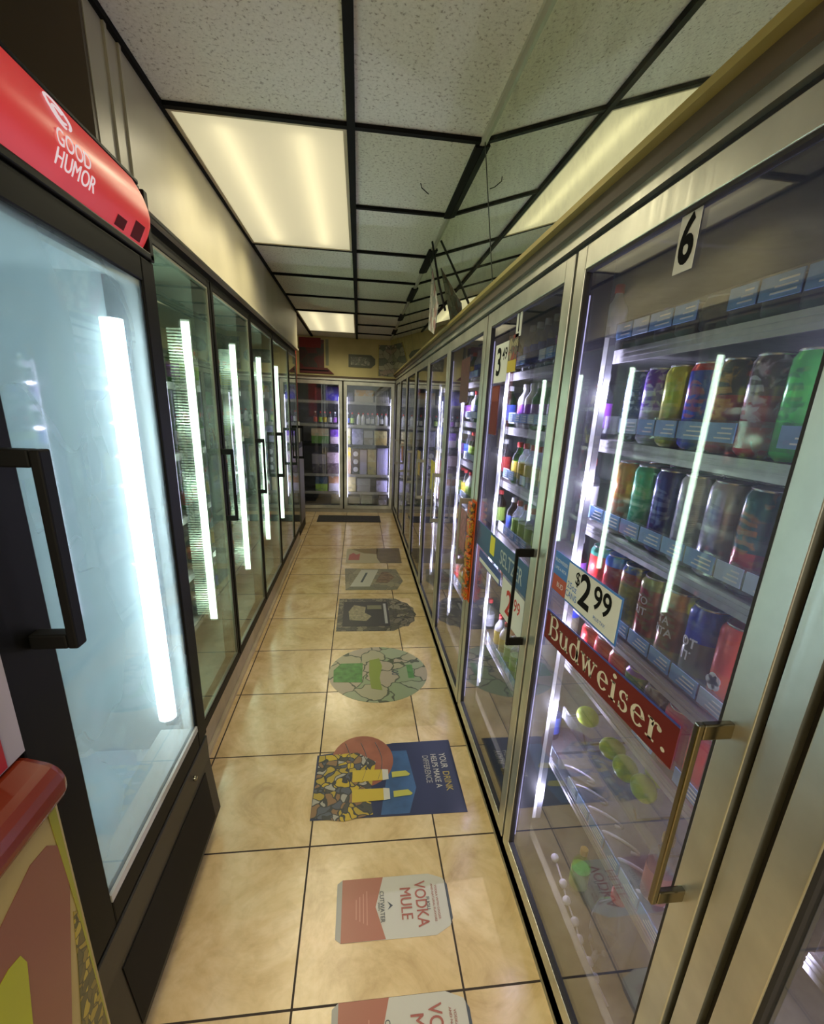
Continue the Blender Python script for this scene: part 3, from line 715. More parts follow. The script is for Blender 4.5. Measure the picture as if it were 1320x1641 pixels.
# clear bottles, jug and hooked rings on the bottom shelf behind door 6
GRG = glass('green_bottle_glass', (0.25, 0.75, 0.25), 0.08); BRG = glass('amber_bottle_glass', (0.55, 0.25, 0.06), 0.08)
CLG = glass('clear_bottle_glass', (0.85, 0.9, 0.95), 0.12, haze=0.15, hazecol=(0.8, 0.8, 0.95), hscale=30)
LGR = pbr('lime_label', (0.4, 0.6, 0.1), 0.5); LRD = pbr('red_label', (0.6, 0.05, 0.04), 0.5); LWH = pbr('white_label', (0.7, 0.7, 0.75), 0.5, noise=0.1, nscale=60)
GOLD = pbr('gold_cap', (0.7, 0.45, 0.12), 0.3, 0.8)
def place(o, loc, lab, cat, group=None): o.location = loc; return tag(o, lab, cat, group)
place(bottle_proto(0.20, 0.030, CLG, pbr('salmon_label', (0.6, 0.3, 0.22), 0.5), GOLD), (0.665, 0.665, SZ[5]+0.001), 'clear bottle with a gold cap and salmon label below the limes', 'bottle')
GRB = bottle_proto(0.17, 0.028, GRG, LGR, GOLD)
place(GRB, (0.70, 0.98, 0.031), 'green glass bottle standing on the cooler floor behind the door numbered 6', 'bottle')
m = MB(); m.lathe([(0.05, 0), (0.058, 0.01), (0.058, 0.13), (0.045, 0.17), (0.02, 0.20), (0.018, 0.215)], n=24)
jug = m.build('water_jug', CLG); MB().lathe([(0.022, 0.214), (0.022, 0.236), (0.018, 0.238)], n=16).build('cap', LRD, jug)
place(jug, (0.70, 0.80, 0.031), 'clear round jug with a red cap standing on the cooler floor', 'jug')
e = empty('bottle_track', (0.64, 0.8, SZ[5]))
m = MB()
for k in range(6):
    yc = 1.02-0.075*k
    pts = [(0.632+0.03*(1-math.cos(t)), yc+0.034*math.cos(t*1.0), SZ[5]+0.022+0.010*math.sin(t)) for t in [PI*q/10*1.3 for q in range(11)]]
    m.tube(pts, 0.004, 6)
ch(m, 'curved_divider', pbr('milky_plastic', (0.85, 0.82, 0.95), 0.3), e)
tag(e, 'row of milky curved bottle dividers along the bottom shelf edge', 'bottle track')
e = empty('reflection_chain', (0.60, 0.8, 0.03))  # reflections shaped as pale blobs strung on a line
m = MB(); P0 = [(0.632, 1.02, 0.12), (0.637, 0.96, 0.09), (0.632, 0.92, 0.075), (0.637, 0.87, 0.06), (0.632, 0.83, 0.05), (0.637, 0.78, 0.04), (0.632, 0.74, 0.046), (0.637, 0.68, 0.046)]
m.tube(P0, 0.003, 6)
ch(m, 'reflections', pbr('pale_line', (0.6, 0.55, 0.6), 0.2), e)
m = MB(); m.smooth = True
for p in P0[:-1]: m.lathe([(0.0001, -0.014), (0.010, -0.008), (0.013, 0), (0.010, 0.008), (0.0001, 0.014)], p, 12)
ch(m, 'reflection_blob', pbr('pale_blob', (0.85, 0.82, 0.88), 0.3), e)
tag(e, 'modelled pale cord lying along the foot of the cooler behind the door numbered 6', 'reflections')

# -- mixed stock behind the other right-hand doors
LP = [LWH, LRD, LGR, pbr('blue_label', (0.06, 0.12, 0.55), 0.5), pbr('yellow_label', (0.65, 0.5, 0.05), 0.5), pbr('purple_label', (0.3, 0.08, 0.5), 0.5)]
LPN = ['white', 'red', 'lime green', 'blue', 'yellow', 'purple']
bprot = []
for gi, (gm, gn) in enumerate(((CLG, 'clear'), (BRG, 'amber'), (GRG, 'green'), (WHITEP, 'white'))):
    for li in range(6):
        bprot.append([gm, gn, li, None])
def get_bottle(q, h=0.165, r=0.027):
    gm, gn, li, p = bprot[q]
    if p is None:
        p = bottle_proto(h, r, gm, LP[li], WHITEP if li % 2 else LRD); bprot[q][3] = p; return p, gn, li
    return copy_tree(p), gn, li
rnd = random.Random(11)
allk = list(cm.keys())
for i in (0, 2, 3, 4, 5, 6, 7, 8):
    a, b = edges[i]
    for k in range(6):
        if i >= 5 and k in (0,): continue
        where = f'{SN[k]} shelf, {SHORT[i]}'
        pitch = 0.075 if i <= 3 else 0.092
        y = b-0.055; n = 0
        kind = rnd.choice(('can', 'bottle', 'bottle')) if i >= 3 else ('bottle' if k in (0, 5) else rnd.choice(('can', 'bottle')))
        key = rnd.choice(allk); q = rnd.randrange(len(bprot))
        while y > a+0.04 and n < 12:
            if rnd.random() < 0.45: key = rnd.choice(allk); q = rnd.randrange(len(bprot))
            if i == 2 and k == 0: q = rnd.choice((0, 3, 18, 5))
            z = SZ[k]+0.001
            if kind == 'can':
                o = get_can(key, 0.160, 0.033); o.location = (0.656, y, z)
                tag(o, f'{desc[key]} can, {ORD[n]} from left, {where}', 'drink can', f'drinks on the {where}')
            else:
                o, gn, li = get_bottle(q); o.location = (0.656, y, z)
                tag(o, f'{gn} {LPN[li]} label bottle, {ORD[n]} from left, {where}', 'bottle', f'drinks on the {where}')
            y -= pitch; n += 1

# ------------------------------------------------------------------ stickers and signs on the right doors
PAPER = pbr('white_paper_sign', (0.72, 0.73, 0.66), 0.6, spec=0.15); INK = pbr('black_ink', (0.008, 0.008, 0.008), 0.7, spec=0.05)
XS = 0.5035
R_, U_ = (0, -1, 0), (0, 0, 1)
def sheet(mb, y0, y1, z0, z1, x=XS, th=0.0008, tilt=0.0):
    """y0 is the far (left) edge, y1 the near (right) edge, tilt raises the near end"""
    w = abs(y0-y1); mb.add([(x, y0, z0), (x, y1, z0+tilt), (x, y1, z1+tilt), (x, y0, z1), (x-th, y0, z0), (x-th, y1, z0+tilt), (x-th, y1, z1+tilt), (x-th, y0, z1)],
           [(0, 1, 2, 3), (7, 6, 5, 4), (0, 4, 5, 1), (1, 5, 6, 2), (2, 6, 7, 3), (3, 7, 4, 0)]); return mb
s = sheet(MB(), 0.773, 0.728, 1.703, 1.790).build('number_sticker', PAPER)
text(MB(), '6', 0.092, (XS-0.0012, 0.751, 1.744), R_, U_, 0.03, 0.76).build('numeral', INK, s)
tag(s, 'white sticker with a black 6 at the top of the glass door', 'sticker')
s = sheet(MB(), 1.545, 1.495, 1.715, 1.805).build('number_sticker', PAPER)
text(MB(), '1', 0.10, (XS-0.0012, 1.52, 1.76), R_, U_, 0.012, 0.8).build('numeral', INK, s)
tag(s, 'pale framed sticker with a thin black 1 on the third door', 'sticker')
# beer banner
s = sheet(MB(), 1.045, 0.535, 0.905, 0.985, tilt=0.034).build('beer_banner', pbr('banner_red', (0.16, 0.018, 0.014), 0.6, spec=0.15))
m = MB(); tl = 0.034/0.51
Rt = Vector((0, -1, tl)).normalized(); Ut = Vector((0, tl, 1)).normalized()
serif(m, 'Budweiser.', 0.078, (XS-0.0012, 1.022, 0.922), Rt, Ut, 1.17)
m.build('lettering', pbr('cream_ink', (0.72, 0.66, 0.52), 0.4), s)
sheet(MB(), 1.045, 0.535, 0.984, 0.988, XS-0.0009, tilt=0.034).build('border', pbr('banner_blue', (0.03, 0.06, 0.30), 0.4), s)
tag(s, 'long red beer banner with cream serif lettering across the door numbered 6', 'banner')
# 2.99 sign
s = sheet(MB(), 1.040, 0.733, 1.049, 1.152, XS-0.0015).build('price_sign', pbr('sign_blue', (0.04, 0.17, 0.50), 0.4))
sheet(MB(), 0.960, 0.738, 1.054, 1.147, XS-0.0026).build('white_field', PAPER, s)
sheet(MB(), 1.036, 0.962, 1.052, 1.093, XS-0.0026).build('red_field', pbr('sign_red', (0.40, 0.05, 0.02), 0.4), s)
m = MB(); X = XS-0.0038
text(m, '$', 0.044, (X, 0.910, 1.122), R_, U_, 0.01); text(m, '2', 0.105, (X, 0.872, 1.103), R_, U_, 0.025); text(m, '99', 0.072, (X, 0.800, 1.112), R_, U_, 0.018)
m.build('price', INK, s)
m = MB(); text(m, '25oz', 0.024, (X, 0.932, 1.094), R_, U_, 0.004); text(m, 'CANS', 0.022, (X, 0.932, 1.072), R_, U_, 0.004); text(m, 'PLUS TAX', 0.011, (X, 0.80, 1.070), R_, U_)
m.build('small_print', pbr('sign_blue', (0.04, 0.17, 0.50), 0.4), s)
m = MB(); text(m, 'BUDWEISER', 0.0125, (X, 0.999, 1.132), R_, U_); text(m, 'LIME-A-RITA', 0.0115, (X, 0.999, 1.113), R_, U_); text(m, 'BUD', 0.018, (X, 0.992, 1.072), R_, U_)
m.build('lettering', WHITEP, s)
tag(s, 'blue and white price sign reading $2.99 above the red beer banner', 'price sign')
# third door signs
s = sheet(MB(), 1.755, 1.605, 1.585, 1.715).build('price_sign', PAPER)
text(MB(), '3', 0.13, (XS-0.0012, 1.705, 1.65), R_, U_, 0.02).build('price', INK, s); text(MB(), '49', 0.055, (XS-0.0012, 1.64, 1.675), R_, U_, 0.01).build('cents', INK, s)
tag(s, 'white price sign reading 3 49 high on the third door', 'price sign')
s = sheet(MB(), 1.602, 1.512, 1.61, 1.725).build('promo_card', collage_mat('promo_print', [(0.35, 0.05, 0.04), (0.4, 0.35, 0.2), (0.15, 0.12, 0.1)], 60))
sheet(MB(), 1.60, 1.515, 1.612, 1.648, XS-0.001).build('yellow_field', pbr('promo_yellow', (0.6, 0.45, 0.03), 0.4), s)
tag(s, 'small red and yellow promotion card beside the 3 49 sign', 'sign')
s = sheet(MB(), 1.76, 1.665, 1.40, 1.575).build('promo_card', pbr('promo_red', (0.14, 0.02, 0.02), 0.6, spec=0.15))
sheet(MB(), 1.755, 1.67, 1.52, 1.57, XS-0.001).build('upper_band', pbr('promo_band', (0.22, 0.05, 0.04), 0.6, spec=0.15), s)
tag(s, 'dark red vertical card below the 3 49 sign', 'sign')
s = sheet(MB(), 1.805, 1.205, 0.945, 1.045).build('seltzer_banner', pbr('seltzer_blue', (0.02, 0.09, 0.20), 0.4))
text(MB(), 'SELTZER', 0.075, (XS-0.0012, 1.36, 0.99), R_, U_, 0.005, 0.8).build('lettering', pbr('seltzer_ink', (0.45, 0.50, 0.48), 0.4), s)
sheet(MB(), 1.60, 1.545, 0.965, 1.035, XS-0.001).build('yellow_tag', pbr('tag_yellow', (0.75, 0.68, 0.03), 0.4), s)
tag(s, 'dark blue seltzer banner with a yellow tag across the third door', 'banner')
s = sheet(MB(), 1.42, 1.20, 0.80, 0.935).build('price_sign', PAPER)
text(MB(), '2', 0.12, (XS-0.0012, 1.34, 0.862), R_, U_, 0.02).build('price', pbr('price_red', (0.5, 0.03, 0.02), 0.4), s)
text(MB(), '99', 0.06, (XS-0.0012, 1.262, 0.885), R_, U_, 0.01).build('cents', pbr('price_red', (0.5, 0.03, 0.02), 0.4), s)
tag(s, 'white price sign with a red 2 under the seltzer banner', 'price sign')
s = sheet(MB(), 1.74, 1.45, 0.885, 0.935).build('promo_card', pbr('card_navy', (0.03, 0.08, 0.28), 0.4))
sheet(MB(), 1.73, 1.46, 0.89, 0.905, XS-0.001).build('stripe', PAPER, s)
tag(s, 'narrow navy card with a white stripe left of the red 2 sign', 'sign')
# orange snack strip on the post
e = empty('snack_strip', (0.485, 1.84, 0.67))
ch(MB().box(0.488, 1.80, 0.665, 0.492, 1.868, 1.12), 'backing_strip', pbr('strip_orange', (0.62, 0.10, 0.01), 0.4), e)
om = collage_mat('snack_print', [(0.65, 0.10, 0.01), (0.6, 0.3, 0.02), (0.10, 0.08, 0.03), (0.7, 0.16, 0.01)], 70, (0.06, 0.04, 0.02), 0.05)
for k in range(6):
    z = 0.672+k*0.075
    m = MB(); m.box(0.468, 1.806, z, 0.488, 1.864, z+0.066); ch(m, 'snack_packet', om, e, 0.006)
tag(e, 'orange hanging strip of small snack packets between the third and fourth doors', 'snack strip')
# small marks on farther doors
for i, y, z, col, nm in ((3, 2.25, 1.62, (0.06, 0.015, 0.015), 'dark red square card high on the fourth door'), (3, 2.10, 0.93, (0.3, 0.12, 0.13), 'pink card low on the fourth door'),
                         (4, 3.05, 1.05, (0.5, 0.42, 0.05), 'yellow card in the middle of the fifth door'), (5, 3.8, 1.05, (0.45, 0.30, 0.03), 'amber card in the middle of the sixth door'),
                         (7, 5.3, 1.0, (0.5, 0.22, 0.05), 'orange card in the middle of the eighth door')):
    s = sheet(MB(), y+0.09, y-0.09, z-0.10, z+0.10).build('promo_card', pbr('card_%d_%d' % (i, int(z*100)), col, 0.4, noise=0.4, nscale=40))
    tag(s, nm, 'sign')

# ------------------------------------------------------------------ hanging sign near the mirror
e = empty('hanging_sign', (0.40, 2.6, 1.95))
m = MB(); P1 = [(0.385, 2.74, 2.335), (0.388, 2.66, 2.25), (0.395, 2.50, 2.08), (0.408, 2.36, 1.94)]
m.tube(P1, 0.006); ch(m, 'rod', BLACKM, e)
m = MB(); m.prism([(0, 0), (0.24, -0.06), (0.33, 0.06), (0.05, 0.30)], (0.40, 2.86, 1.93), (0, -1, 0), (0.0, 0, 1), (0.003, 0, 0))
ch(m, 'poster_panel', collage_mat('hanging_print', [(0.45, 0.42, 0.36), (0.3, 0.16, 0.14), (0.5, 0.5, 0.45), (0.2, 0.22, 0.2)], 22, (0.1, 0.1, 0.1), 0.03), e)
tag(e, 'tilted pale poster hanging by a black rod in front of the mirror', 'hanging sign')
m = MB(); m.tube([(0.24, 2.12, 2.34), (0.245, 2.12, 2.325), (0.27, 2.14, 2.318), (0.28, 2.17, 2.326)], 0.0018, 6)
tag(m.build('wire_hook', TBAR), 'small bent wire hook hanging from the ceiling tile', 'hook')

# ------------------------------------------------------------------ back wall coolers
e = empty('cooler_cabinet', (-0.2, BY, 0))
tag(e, 'metal frame of the two door cooler on the back wall', 'cooler frame')
ch(MB().box(-1.0, BY-0.005, 1.812, 0.494, BY+0.05, 1.836), 'header', ALU, e)
ch(MB().box(-1.0, BY+0.0, 1.836, 0.494, BY+0.05, 1.864), 'trim_board', BROWN, e)
ch(MB().box(-0.236, BY+0.012, 0.05, -0.196, BY+0.06, 1.812), 'mullion', BLACKM, e)
ch(MB().box(-0.96, BY+0.012, 0.05, -0.925, BY+0.06, 1.812), 'mullion', ALUD, e)
mb = MB(); mb.box(-1.1, 7.35, 0.0, 0.55, 7.4, 1.9); mb.box(-1.1, BY+0.1, 0, -1.05, 7.4, 1.9); mb.box(0.5, BY+0.1, 0, 0.55, 7.4, 1.9); mb.box(-1.1, BY+0.1, 1.87, 0.55, 7.4, 1.92)
struct(mb.build('wall_cooler', DINT))
def back_door(a, b, lab):
    e = empty('cooler_door', ((a+b)/2, BY, 0.05))
    m = MB(); w = 0.045; y0, y1 = BY-0.006, BY+0.010
    m.box(a, y0, 0.055, a+w, y1, 1.802); m.box(b-w, y0, 0.055, b, y1, 1.802); m.box(a+w, y0, 1.755, b-w, y1, 1.802); m.box(a+w, y0, 0.055, b-w, y1, 0.10)
    ch(m, 'door_frame', ALU, e, 0.0015)
    ch(MB().box(a+w, BY+0.001, 0.10, b-w, BY+0.005, 1.755), 'glass_pane', PANE, e)
    ch(MB().box(a+0.015, BY-0.05, 0.85, a+0.03, BY-0.04, 1.15).box(a+0.015, BY-0.05, 1.13, a+0.03, BY-0.004, 1.15).box(a+0.015, BY-0.05, 0.85, a+0.03, BY-0.004, 0.87), 'handle', ALUD, e)
    tag(e, lab, 'cooler door', 'glass doors on the back wall')
back_door(-0.93, -0.225, 'left glass door of the back wall cooler'); back_door(-0.205, 0.485, 'right glass door of the back wall cooler')
for x, sd in ((-0.262, -1), (-0.172, 1), (0.455, -1)):
    q = empty('light_strip', (x, BY+0.05, 0.2))
    ch(MB().box(x-0.012, BY+0.03, 0.2, x+0.012, BY+0.05, 1.62), 'housing', WHITEP, q)
    ch(MB().box(x-0.010 if sd < 0 else x+0.011, BY+0.052, 0.22, x-0.004 if sd < 0 else x+0.005, BY+0.054, 1.60), 'lens_back', COOL, q)
    ch(MB().box(x+sd*0.012, BY+0.032, 0.22, x+sd*0.014, BY+0.048, 1.60), 'lens', COOL, q)
    tag(q, f'bluish strip light in back cooler, {"at the right jamb" if x > 0.4 else "left of the middle post" if sd < 0 else "right of the middle post"}', 'strip light', 'strip lights in the back cooler')
BZ = [1.545, 1.235, 0.965, 0.545, 0.29, 0.10]
for k, z in enumerate(BZ):
    for a, b, sd in ((-0.93, -0.235, 'left'), (-0.205, 0.485, 'right')):
        m = MB(); m.box(a, BY+0.07, z-0.02, b, 7.1, z-0.004); m.box(a, BY+0.064, z-0.035, b, BY+0.07, z+0.002)
        tag(m.build('cooler_shelf', SHELF if k != 2 else BLACKM), f'metal shelf behind the {sd} back door, {SN[k] if k < 6 else "low"} one', 'shelf', 'shelves in the back cooler')
def bc(name, c1, c2, acc=None): return band_mat(name, [(0, c1), (0.5, c2)], acc, 14, 0.55, 0.5, 0.0)
BX = [ # shelf, x0, x1, h, colours, label
 (0, -0.60, -0.51, 0.17, (0.16, 0.02, 0.04), (0.2, 0.03, 0.05), 'dark maroon case at the left'), (0, -0.455, -0.275, 0.19, (0.09, 0.06, 0.75), (0.1, 0.07, 0.6), 'bright blue violet case'),
 (0, -0.16, -0.08, 0.12, (0.12, 0.11, 0.18), (0.1, 0.1, 0.14), 'dark grey case'), (0, -0.06, 0.20, 0.16, (0.55, 0.5, 0.5), (0.65, 0.35, 0.08), 'orange and white case'), (0, 0.22, 0.42, 0.16, (0.42, 0.4, 0.45), (0.25, 0.24, 0.28), 'grey case'),
 (2, -0.66, -0.42, 0.21, (0.12, 0.28, 0.06), (0.55, 0.42, 0.3), 'green and tan case'), (2, -0.40, -0.26, 0.20, (0.75, 0.6, 0.75), (0.25, 0.08, 0.7), 'pink and purple case'),
 (2, -0.18, -0.115, 0.23, (0.5, 0.5, 0.15), (0.7, 0.65, 0.35), 'pale yellow narrow case'), (2, -0.09, 0.06, 0.22, (0.5, 0.48, 0.75), (0.4, 0.4, 0.7), 'lavender case'), (2, 0.075, 0.20, 0.20, (0.25, 0.2, 0.15), (0.4, 0.38, 0.4), 'brown and grey case'), (2, 0.22, 0.40, 0.20, (0.55, 0.42, 0.15), (0.6, 0.52, 0.25), 'tan case'),
 (3, -0.66, -0.47, 0.27, (0.08, 0.07, 0.10), (0.3, 0.27, 0.34), 'dark case with grey top'), (3, -0.45, -0.27, 0.30, (0.1, 0.06, 0.08), (0.6, 0.45, 0.55), 'dark case with pink top'),
 (3, -0.185, -0.11, 0.38, (0.6, 0.4, 0.25), (0.75, 0.6, 0.02), 'bright yellow upright case'), (3, -0.09, 0.005, 0.36, (0.03, 0.03, 0.05), (0.05, 0.05, 0.08), 'black case with three white discs'), (3, 0.02, 0.115, 0.35, (0.5, 0.48, 0.75), (0.45, 0.42, 0.6), 'pale lavender upright case'),
 (3, 0.13, 0.25, 0.36, (0.5, 0.42, 0.15), (0.55, 0.5, 0.3), 'khaki upright case'), (3, 0.265, 0.42, 0.38, (0.55, 0.5, 0.85), (0.5, 0.46, 0.8), 'violet white upright case'),
 (4, -0.62, -0.45, 0.21, (0.3, 0.55, 0.05), (0.05, 0.12, 0.25), 'navy and lime green case'), (4, -0.43, -0.27, 0.23, (0.75, 0.7, 0.85), (0.5, 0.25, 0.12), 'white case with a brown top'),
 (4, -0.18, -0.04, 0.22, (0.75, 0.65, 0.3), (0.7, 0.6, 0.3), 'cream case'), (4, -0.02, 0.17, 0.20, (0.4, 0.4, 0.45), (0.45, 0.45, 0.5), 'grey rounded case'), (4, 0.26, 0.42, 0.17, (0.6, 0.55, 0.85), (0.6, 0.55, 0.85), 'lavender white case'),
 (5, -0.40, -0.26, 0.15, (0.3, 0.28, 0.18), (0.3, 0.25, 0.12), 'brown low case'), (5, -0.15, 0.02, 0.12, (0.15, 0.12, 0.05), (0.2, 0.16, 0.05), 'dark brown low case'), (5, 0.04, 0.2, 0.14, (0.2, 0.24, 0.16), (0.3, 0.3, 0.25), 'grey green low case'), (5, 0.3, 0.42, 0.14, (0.6, 0.55, 0.85), (0.1, 0.1, 0.12), 'black and white low case')]
for n, (k, a, b, h, c1, c2, lab) in enumerate(BX):
    acc = tuple(min(0.9, 0.5*c+0.25) for c in c1) if n % 2 else tuple(c*0.45 for c in c2)
    m = MB().box(a, BY+0.09, BZ[k], b, BY+0.32, BZ[k]+h)
    ob = m.build('drink_case', bc('case_%d' % n, c1, c2, acc), None, 0.004)
    tag(ob, f'{lab} of drinks behind the back wall glass', 'drink case', 'cases of drinks in the back cooler')
    if 'discs' in lab:
        for q in range(3):
            MB().lathe([(0.036, BY+0.086), (0.036, BY+0.0895)], (-0.0425, 0, BZ[3]+0.07+0.11*q), 20, ax='y').build('disc', LWH, ob)
bq = None
for n, x in enumerate((-0.60, -0.53, -0.47, -0.40, -0.33, -0.15, -0.09, 0.0, 0.06, 0.13, 0.19, 0.26, 0.32, 0.38)):
    o, gn, li = get_bottle([1, 2, 4, 0, 5, 9, 14, 18, 18, 0, 0, 18, 0, 18][n]); o.location = (x, BY+0.12, BZ[1]+0.001)
    side = 'left' if x < -0.22 else 'right'
    tag(o, f'{gn} {LPN[li]} label bottle, {ORD[n % 5 if n < 5 else n-5]} from left behind {side} back wall door', 'bottle', 'bottles in the back cooler')

# posters on and by the back wall
def poster(x0, x1, z0, z1, mat, lab, y=BY+0.018, name='wall_poster'):
    o = MB().box(x0, y-0.004, z0, x1, y, z1).build(name, mat); return tag(o, lab, 'poster')
p = poster(-0.36-0.42, -0.46, 1.93, 2.30, collage_mat('poster_red_print', [(0.05, 0.02, 0.02), (0.09, 0.015, 0.015), (0.035, 0.03, 0.025)], 9, (0.08, 0.03, 0.02), 0.02), 'dark red poster with a red block at the upper left of the back wall')
MB().box(-0.78, BY+0.010, 2.20, -0.50, BY+0.013, 2.32).build('red_block', pbr('poster_red', (0.20, 0.015, 0.015), 0.6), p)
m = MB(); m.prism([(-0.78, 1.96), (-0.42, 1.96), (-0.33, 1.885), (-0.78, 1.885)], (0, BY+0.008, 0), (1, 0, 0), (0, 0, 1), (0, 0.004, 0))
s = m.build('wall_sign', pbr('red_strip', (0.10, 0.015, 0.015), 0.6)); MB().box(-0.78, BY+0.006, 1.915, -0.40, BY+0.008, 1.93).build('stripe', BLACKM, s)
tag(s, 'red striped strip below the dark red poster', 'sign')
p = poster(-0.44, -0.40, 1.99, 2.31, pbr('grey_green_card', (0.22, 0.24, 0.16), 0.5), 'narrow grey green card right of the dark red poster')
p = poster(-0.14, 0.16, 1.985, 2.145, pbr('banknote_border', (0.10, 0.11, 0.08), 0.5), 'framed green grey tag shaped notice in the middle of the back wall')
m = MB(); m.prism([(0.16, 1.985), (0.215, 2.03), (0.215, 2.10), (0.16, 2.145)], (0, BY+0.014, 0), (1, 0, 0), (0, 0, 1), (0, 0.004, 0)); m.build('pointed_end', pbr('banknote_border', (0.1, 0.11, 0.08), 0.5), p)
MB().box(-0.11, BY+0.011, 2.015, 0.14, BY+0.014, 2.115).build('inner_field', collage_mat('note_print', [(0.2, 0.22, 0.17), (0.3, 0.3, 0.24), (0.14, 0.15, 0.12)], 40, (0.08, 0.08, 0.06), 0.03), p)
p = poster(0.25, 0.50, 1.89, 2.28, collage_mat('paper_print', [(0.26, 0.27, 0.20), (0.38, 0.37, 0.27), (0.14, 0.16, 0.12), (0.32, 0.26, 0.2)], 14, (0.1, 0.1, 0.08), 0.03), 'cluttered grey green notice at the right end of the back wall')
MB().box(0.248, BY+0.011, 1.89, 0.262, BY+0.014, 2.28).build('edge_strip', YTRIM, p)
# left recess past the coolers
s = MB().box(-0.80, 5.30, 1.30, -0.67, 5.315, 2.30).build('red_banner', pbr('banner_bright_red', (0.62, 0.05, 0.03), 0.4, noise=0.25, nscale=12))
tag(s, 'bright red vertical banner at the end of the left coolers', 'banner'); 
m = MB()
for q in range(5): text(m, '*', 0.12, (-0.735, 5.298, 1.42+0.18*q), (1, 0, 0), (0, 0, 1))
m.build('print', pbr('banner_print', (0.75, 0.45, 0.4), 0.4), s)
e = empty('snack_rack', (-0.76, 5.35, 0))
ch(MB().box(-0.88, 5.20, 0.0, -0.675, 5.75, 1.06), 'cabinet', BLACK, e, 0.01)
ch(MB().box(-0.674, 5.23, 0.12, -0.671, 5.72, 1.0), 'side_panel', pbr('rack_grey', (0.18, 0.17, 0.18), 0.4), e)
tag(e, 'black upright rack cabinet standing past the left coolers', 'cabinet')
m = MB().box(-0.86, 5.22, 1.062, -0.68, 5.5, 1.29)
tag(m.build('cardboard_box', pbr('pale_carton', (0.48, 0.50, 0.40), 0.6)), 'pale carton on top of the black rack cabinet', 'box')

# ------------------------------------------------------------------ left-hand coolers
XL = -0.635
le = [(1.46, 2.222), (2.238, 2.944), (2.960, 3.650), (3.666, 4.420), (4.436, 4.975)]
e = empty('cooler_cabinet', (-0.66, 3.2, 0.15)); tag(e, 'long black frame of the left-hand glass door coolers', 'cooler frame')
ch(MB().box(-0.70, 1.38, 1.965, XL, 4.98, 1.992), 'header', BLACK, e)
ch(MB().box(-0.70, 1.38, 0.150, XL-0.002, 4.98, 0.176), 'sill', BLACK, e)
for a in (1.448, 2.230, 2.952, 3.658, 4.428, 4.98): ch(MB().box(-0.70, a-0.02, 0.176, XL-0.012, a+0.02, 1.965), 'mullion', BLACKM, e)
mb = MB(); mb.box(-1.45, 1.38, 0.15, -1.40, 4.98, 1.985); mb.box(-1.4, 4.97, 0.15, -0.70, 5.0, 1.985); mb.box(-1.4, 1.36, 0.15, -0.70, 1.38, 1.985); mb.box(-1.4, 1.38, 1.965, -0.70, 4.98, 1.985); mb.box(-1.4, 1.38, 0.150, -0.7, 4.98, 0.17)
struct(mb.build('wall_cooler', GINT))
LN = ['first, partly hidden by the ice cream freezer', 'second', 'third', 'fourth', 'fifth and farthest']
GW = emit('greenish_led', (0.86, 1.0, 0.86), STRIP_L)
for i, (a, b) in enumerate(le):
    q = empty('cooler_door', (XL, (a+b)/2, 0.18))
    m = MB(); rect_frame(m, XL-0.012, XL+0.006, a, b, 0.180, 1.962, 0.026, 0.03, 0.03); ch(m, 'door_frame', BLACK, q, 0.002)
    m = MB(); rect_frame(m, XL-0.010, XL+0.0035, a+0.026, b-0.026, 0.210, 1.932, 0.009); ch(m, 'inner_trim', pbr('grey_inner_trim', (0.20, 0.20, 0.15), 0.35, 0.4), q)
    ch(MB().box(XL-0.004, a+0.027, 0.212, XL, b-0.027, 1.93), 'glass_pane', PANEL, q)
    g = MB(); yh = b-0.022
    z0, z1 = 0.93, 1.27
    g.box(XL+0.045, yh-0.009, z0, XL+0.058, yh+0.009, z1); g.box(XL, yh-0.009, z1-0.025, XL+0.05, yh+0.009, z1); g.box(XL, yh-0.009, z0, XL+0.05, yh+0.009, z0+0.025)
    ch(g, 'handle', BLACKM, q, 0.003)
    tag(q, f'black framed glass cooler door in the left-hand run, {LN[i]}', 'cooler door', 'glass doors on the left')
for i, y in enumerate((1.40, 2.165, 2.90, 3.605, 4.33)):
    q = empty('light_strip', (-0.72, y, 0.42))
    ch(MB().box(-0.739, y-0.004, 0.42, -0.704, y+0.012, 1.80), 'housing', WHITEP, q)
    ch(MB().box(-0.737, y-0.008, 0.43, -0.706, y-0.004, 1.79), 'lens', GW, q)
    m = MB()
    for k in range(110): m.box(-0.80, y+0.000, 0.45+k*0.012, -0.739, y+0.006, 0.457+k*0.012)
    ch(m, 'ribbed_reflector', pbr('ribbed_grey', (0.30, 0.34, 0.31), 0.5), q)
    tag(q, 'tall greenish white strip light inside the left coolers, ' + ['hidden behind the ice cream freezer', 'nearest visible one', 'second visible one', 'third visible one', 'farthest one'][i], 'strip light', 'strip lights inside the left coolers')
LZ = [1.55, 1.25, 0.96, 0.68, 0.42]
LSN = ['top', 'second', 'third', 'fourth', 'bottom']
for i, (a, b) in enumerate(le[:4]):
    for k, z in enumerate(LZ):
        q = empty('cooler_shelf', (-0.8, (a+b)/2, z)); m = MB(); m.box(-1.30, a, z-0.012, -0.80, b, z-0.002); m.box(-0.80, a, z-0.03, -0.795, b, z); ch(m, 'deck', SHELF, q)
        tag(q, f'wire shelf in the left coolers, {LSN[k]} one behind the {ORD[i]} door', 'shelf', 'shelves in the left coolers')
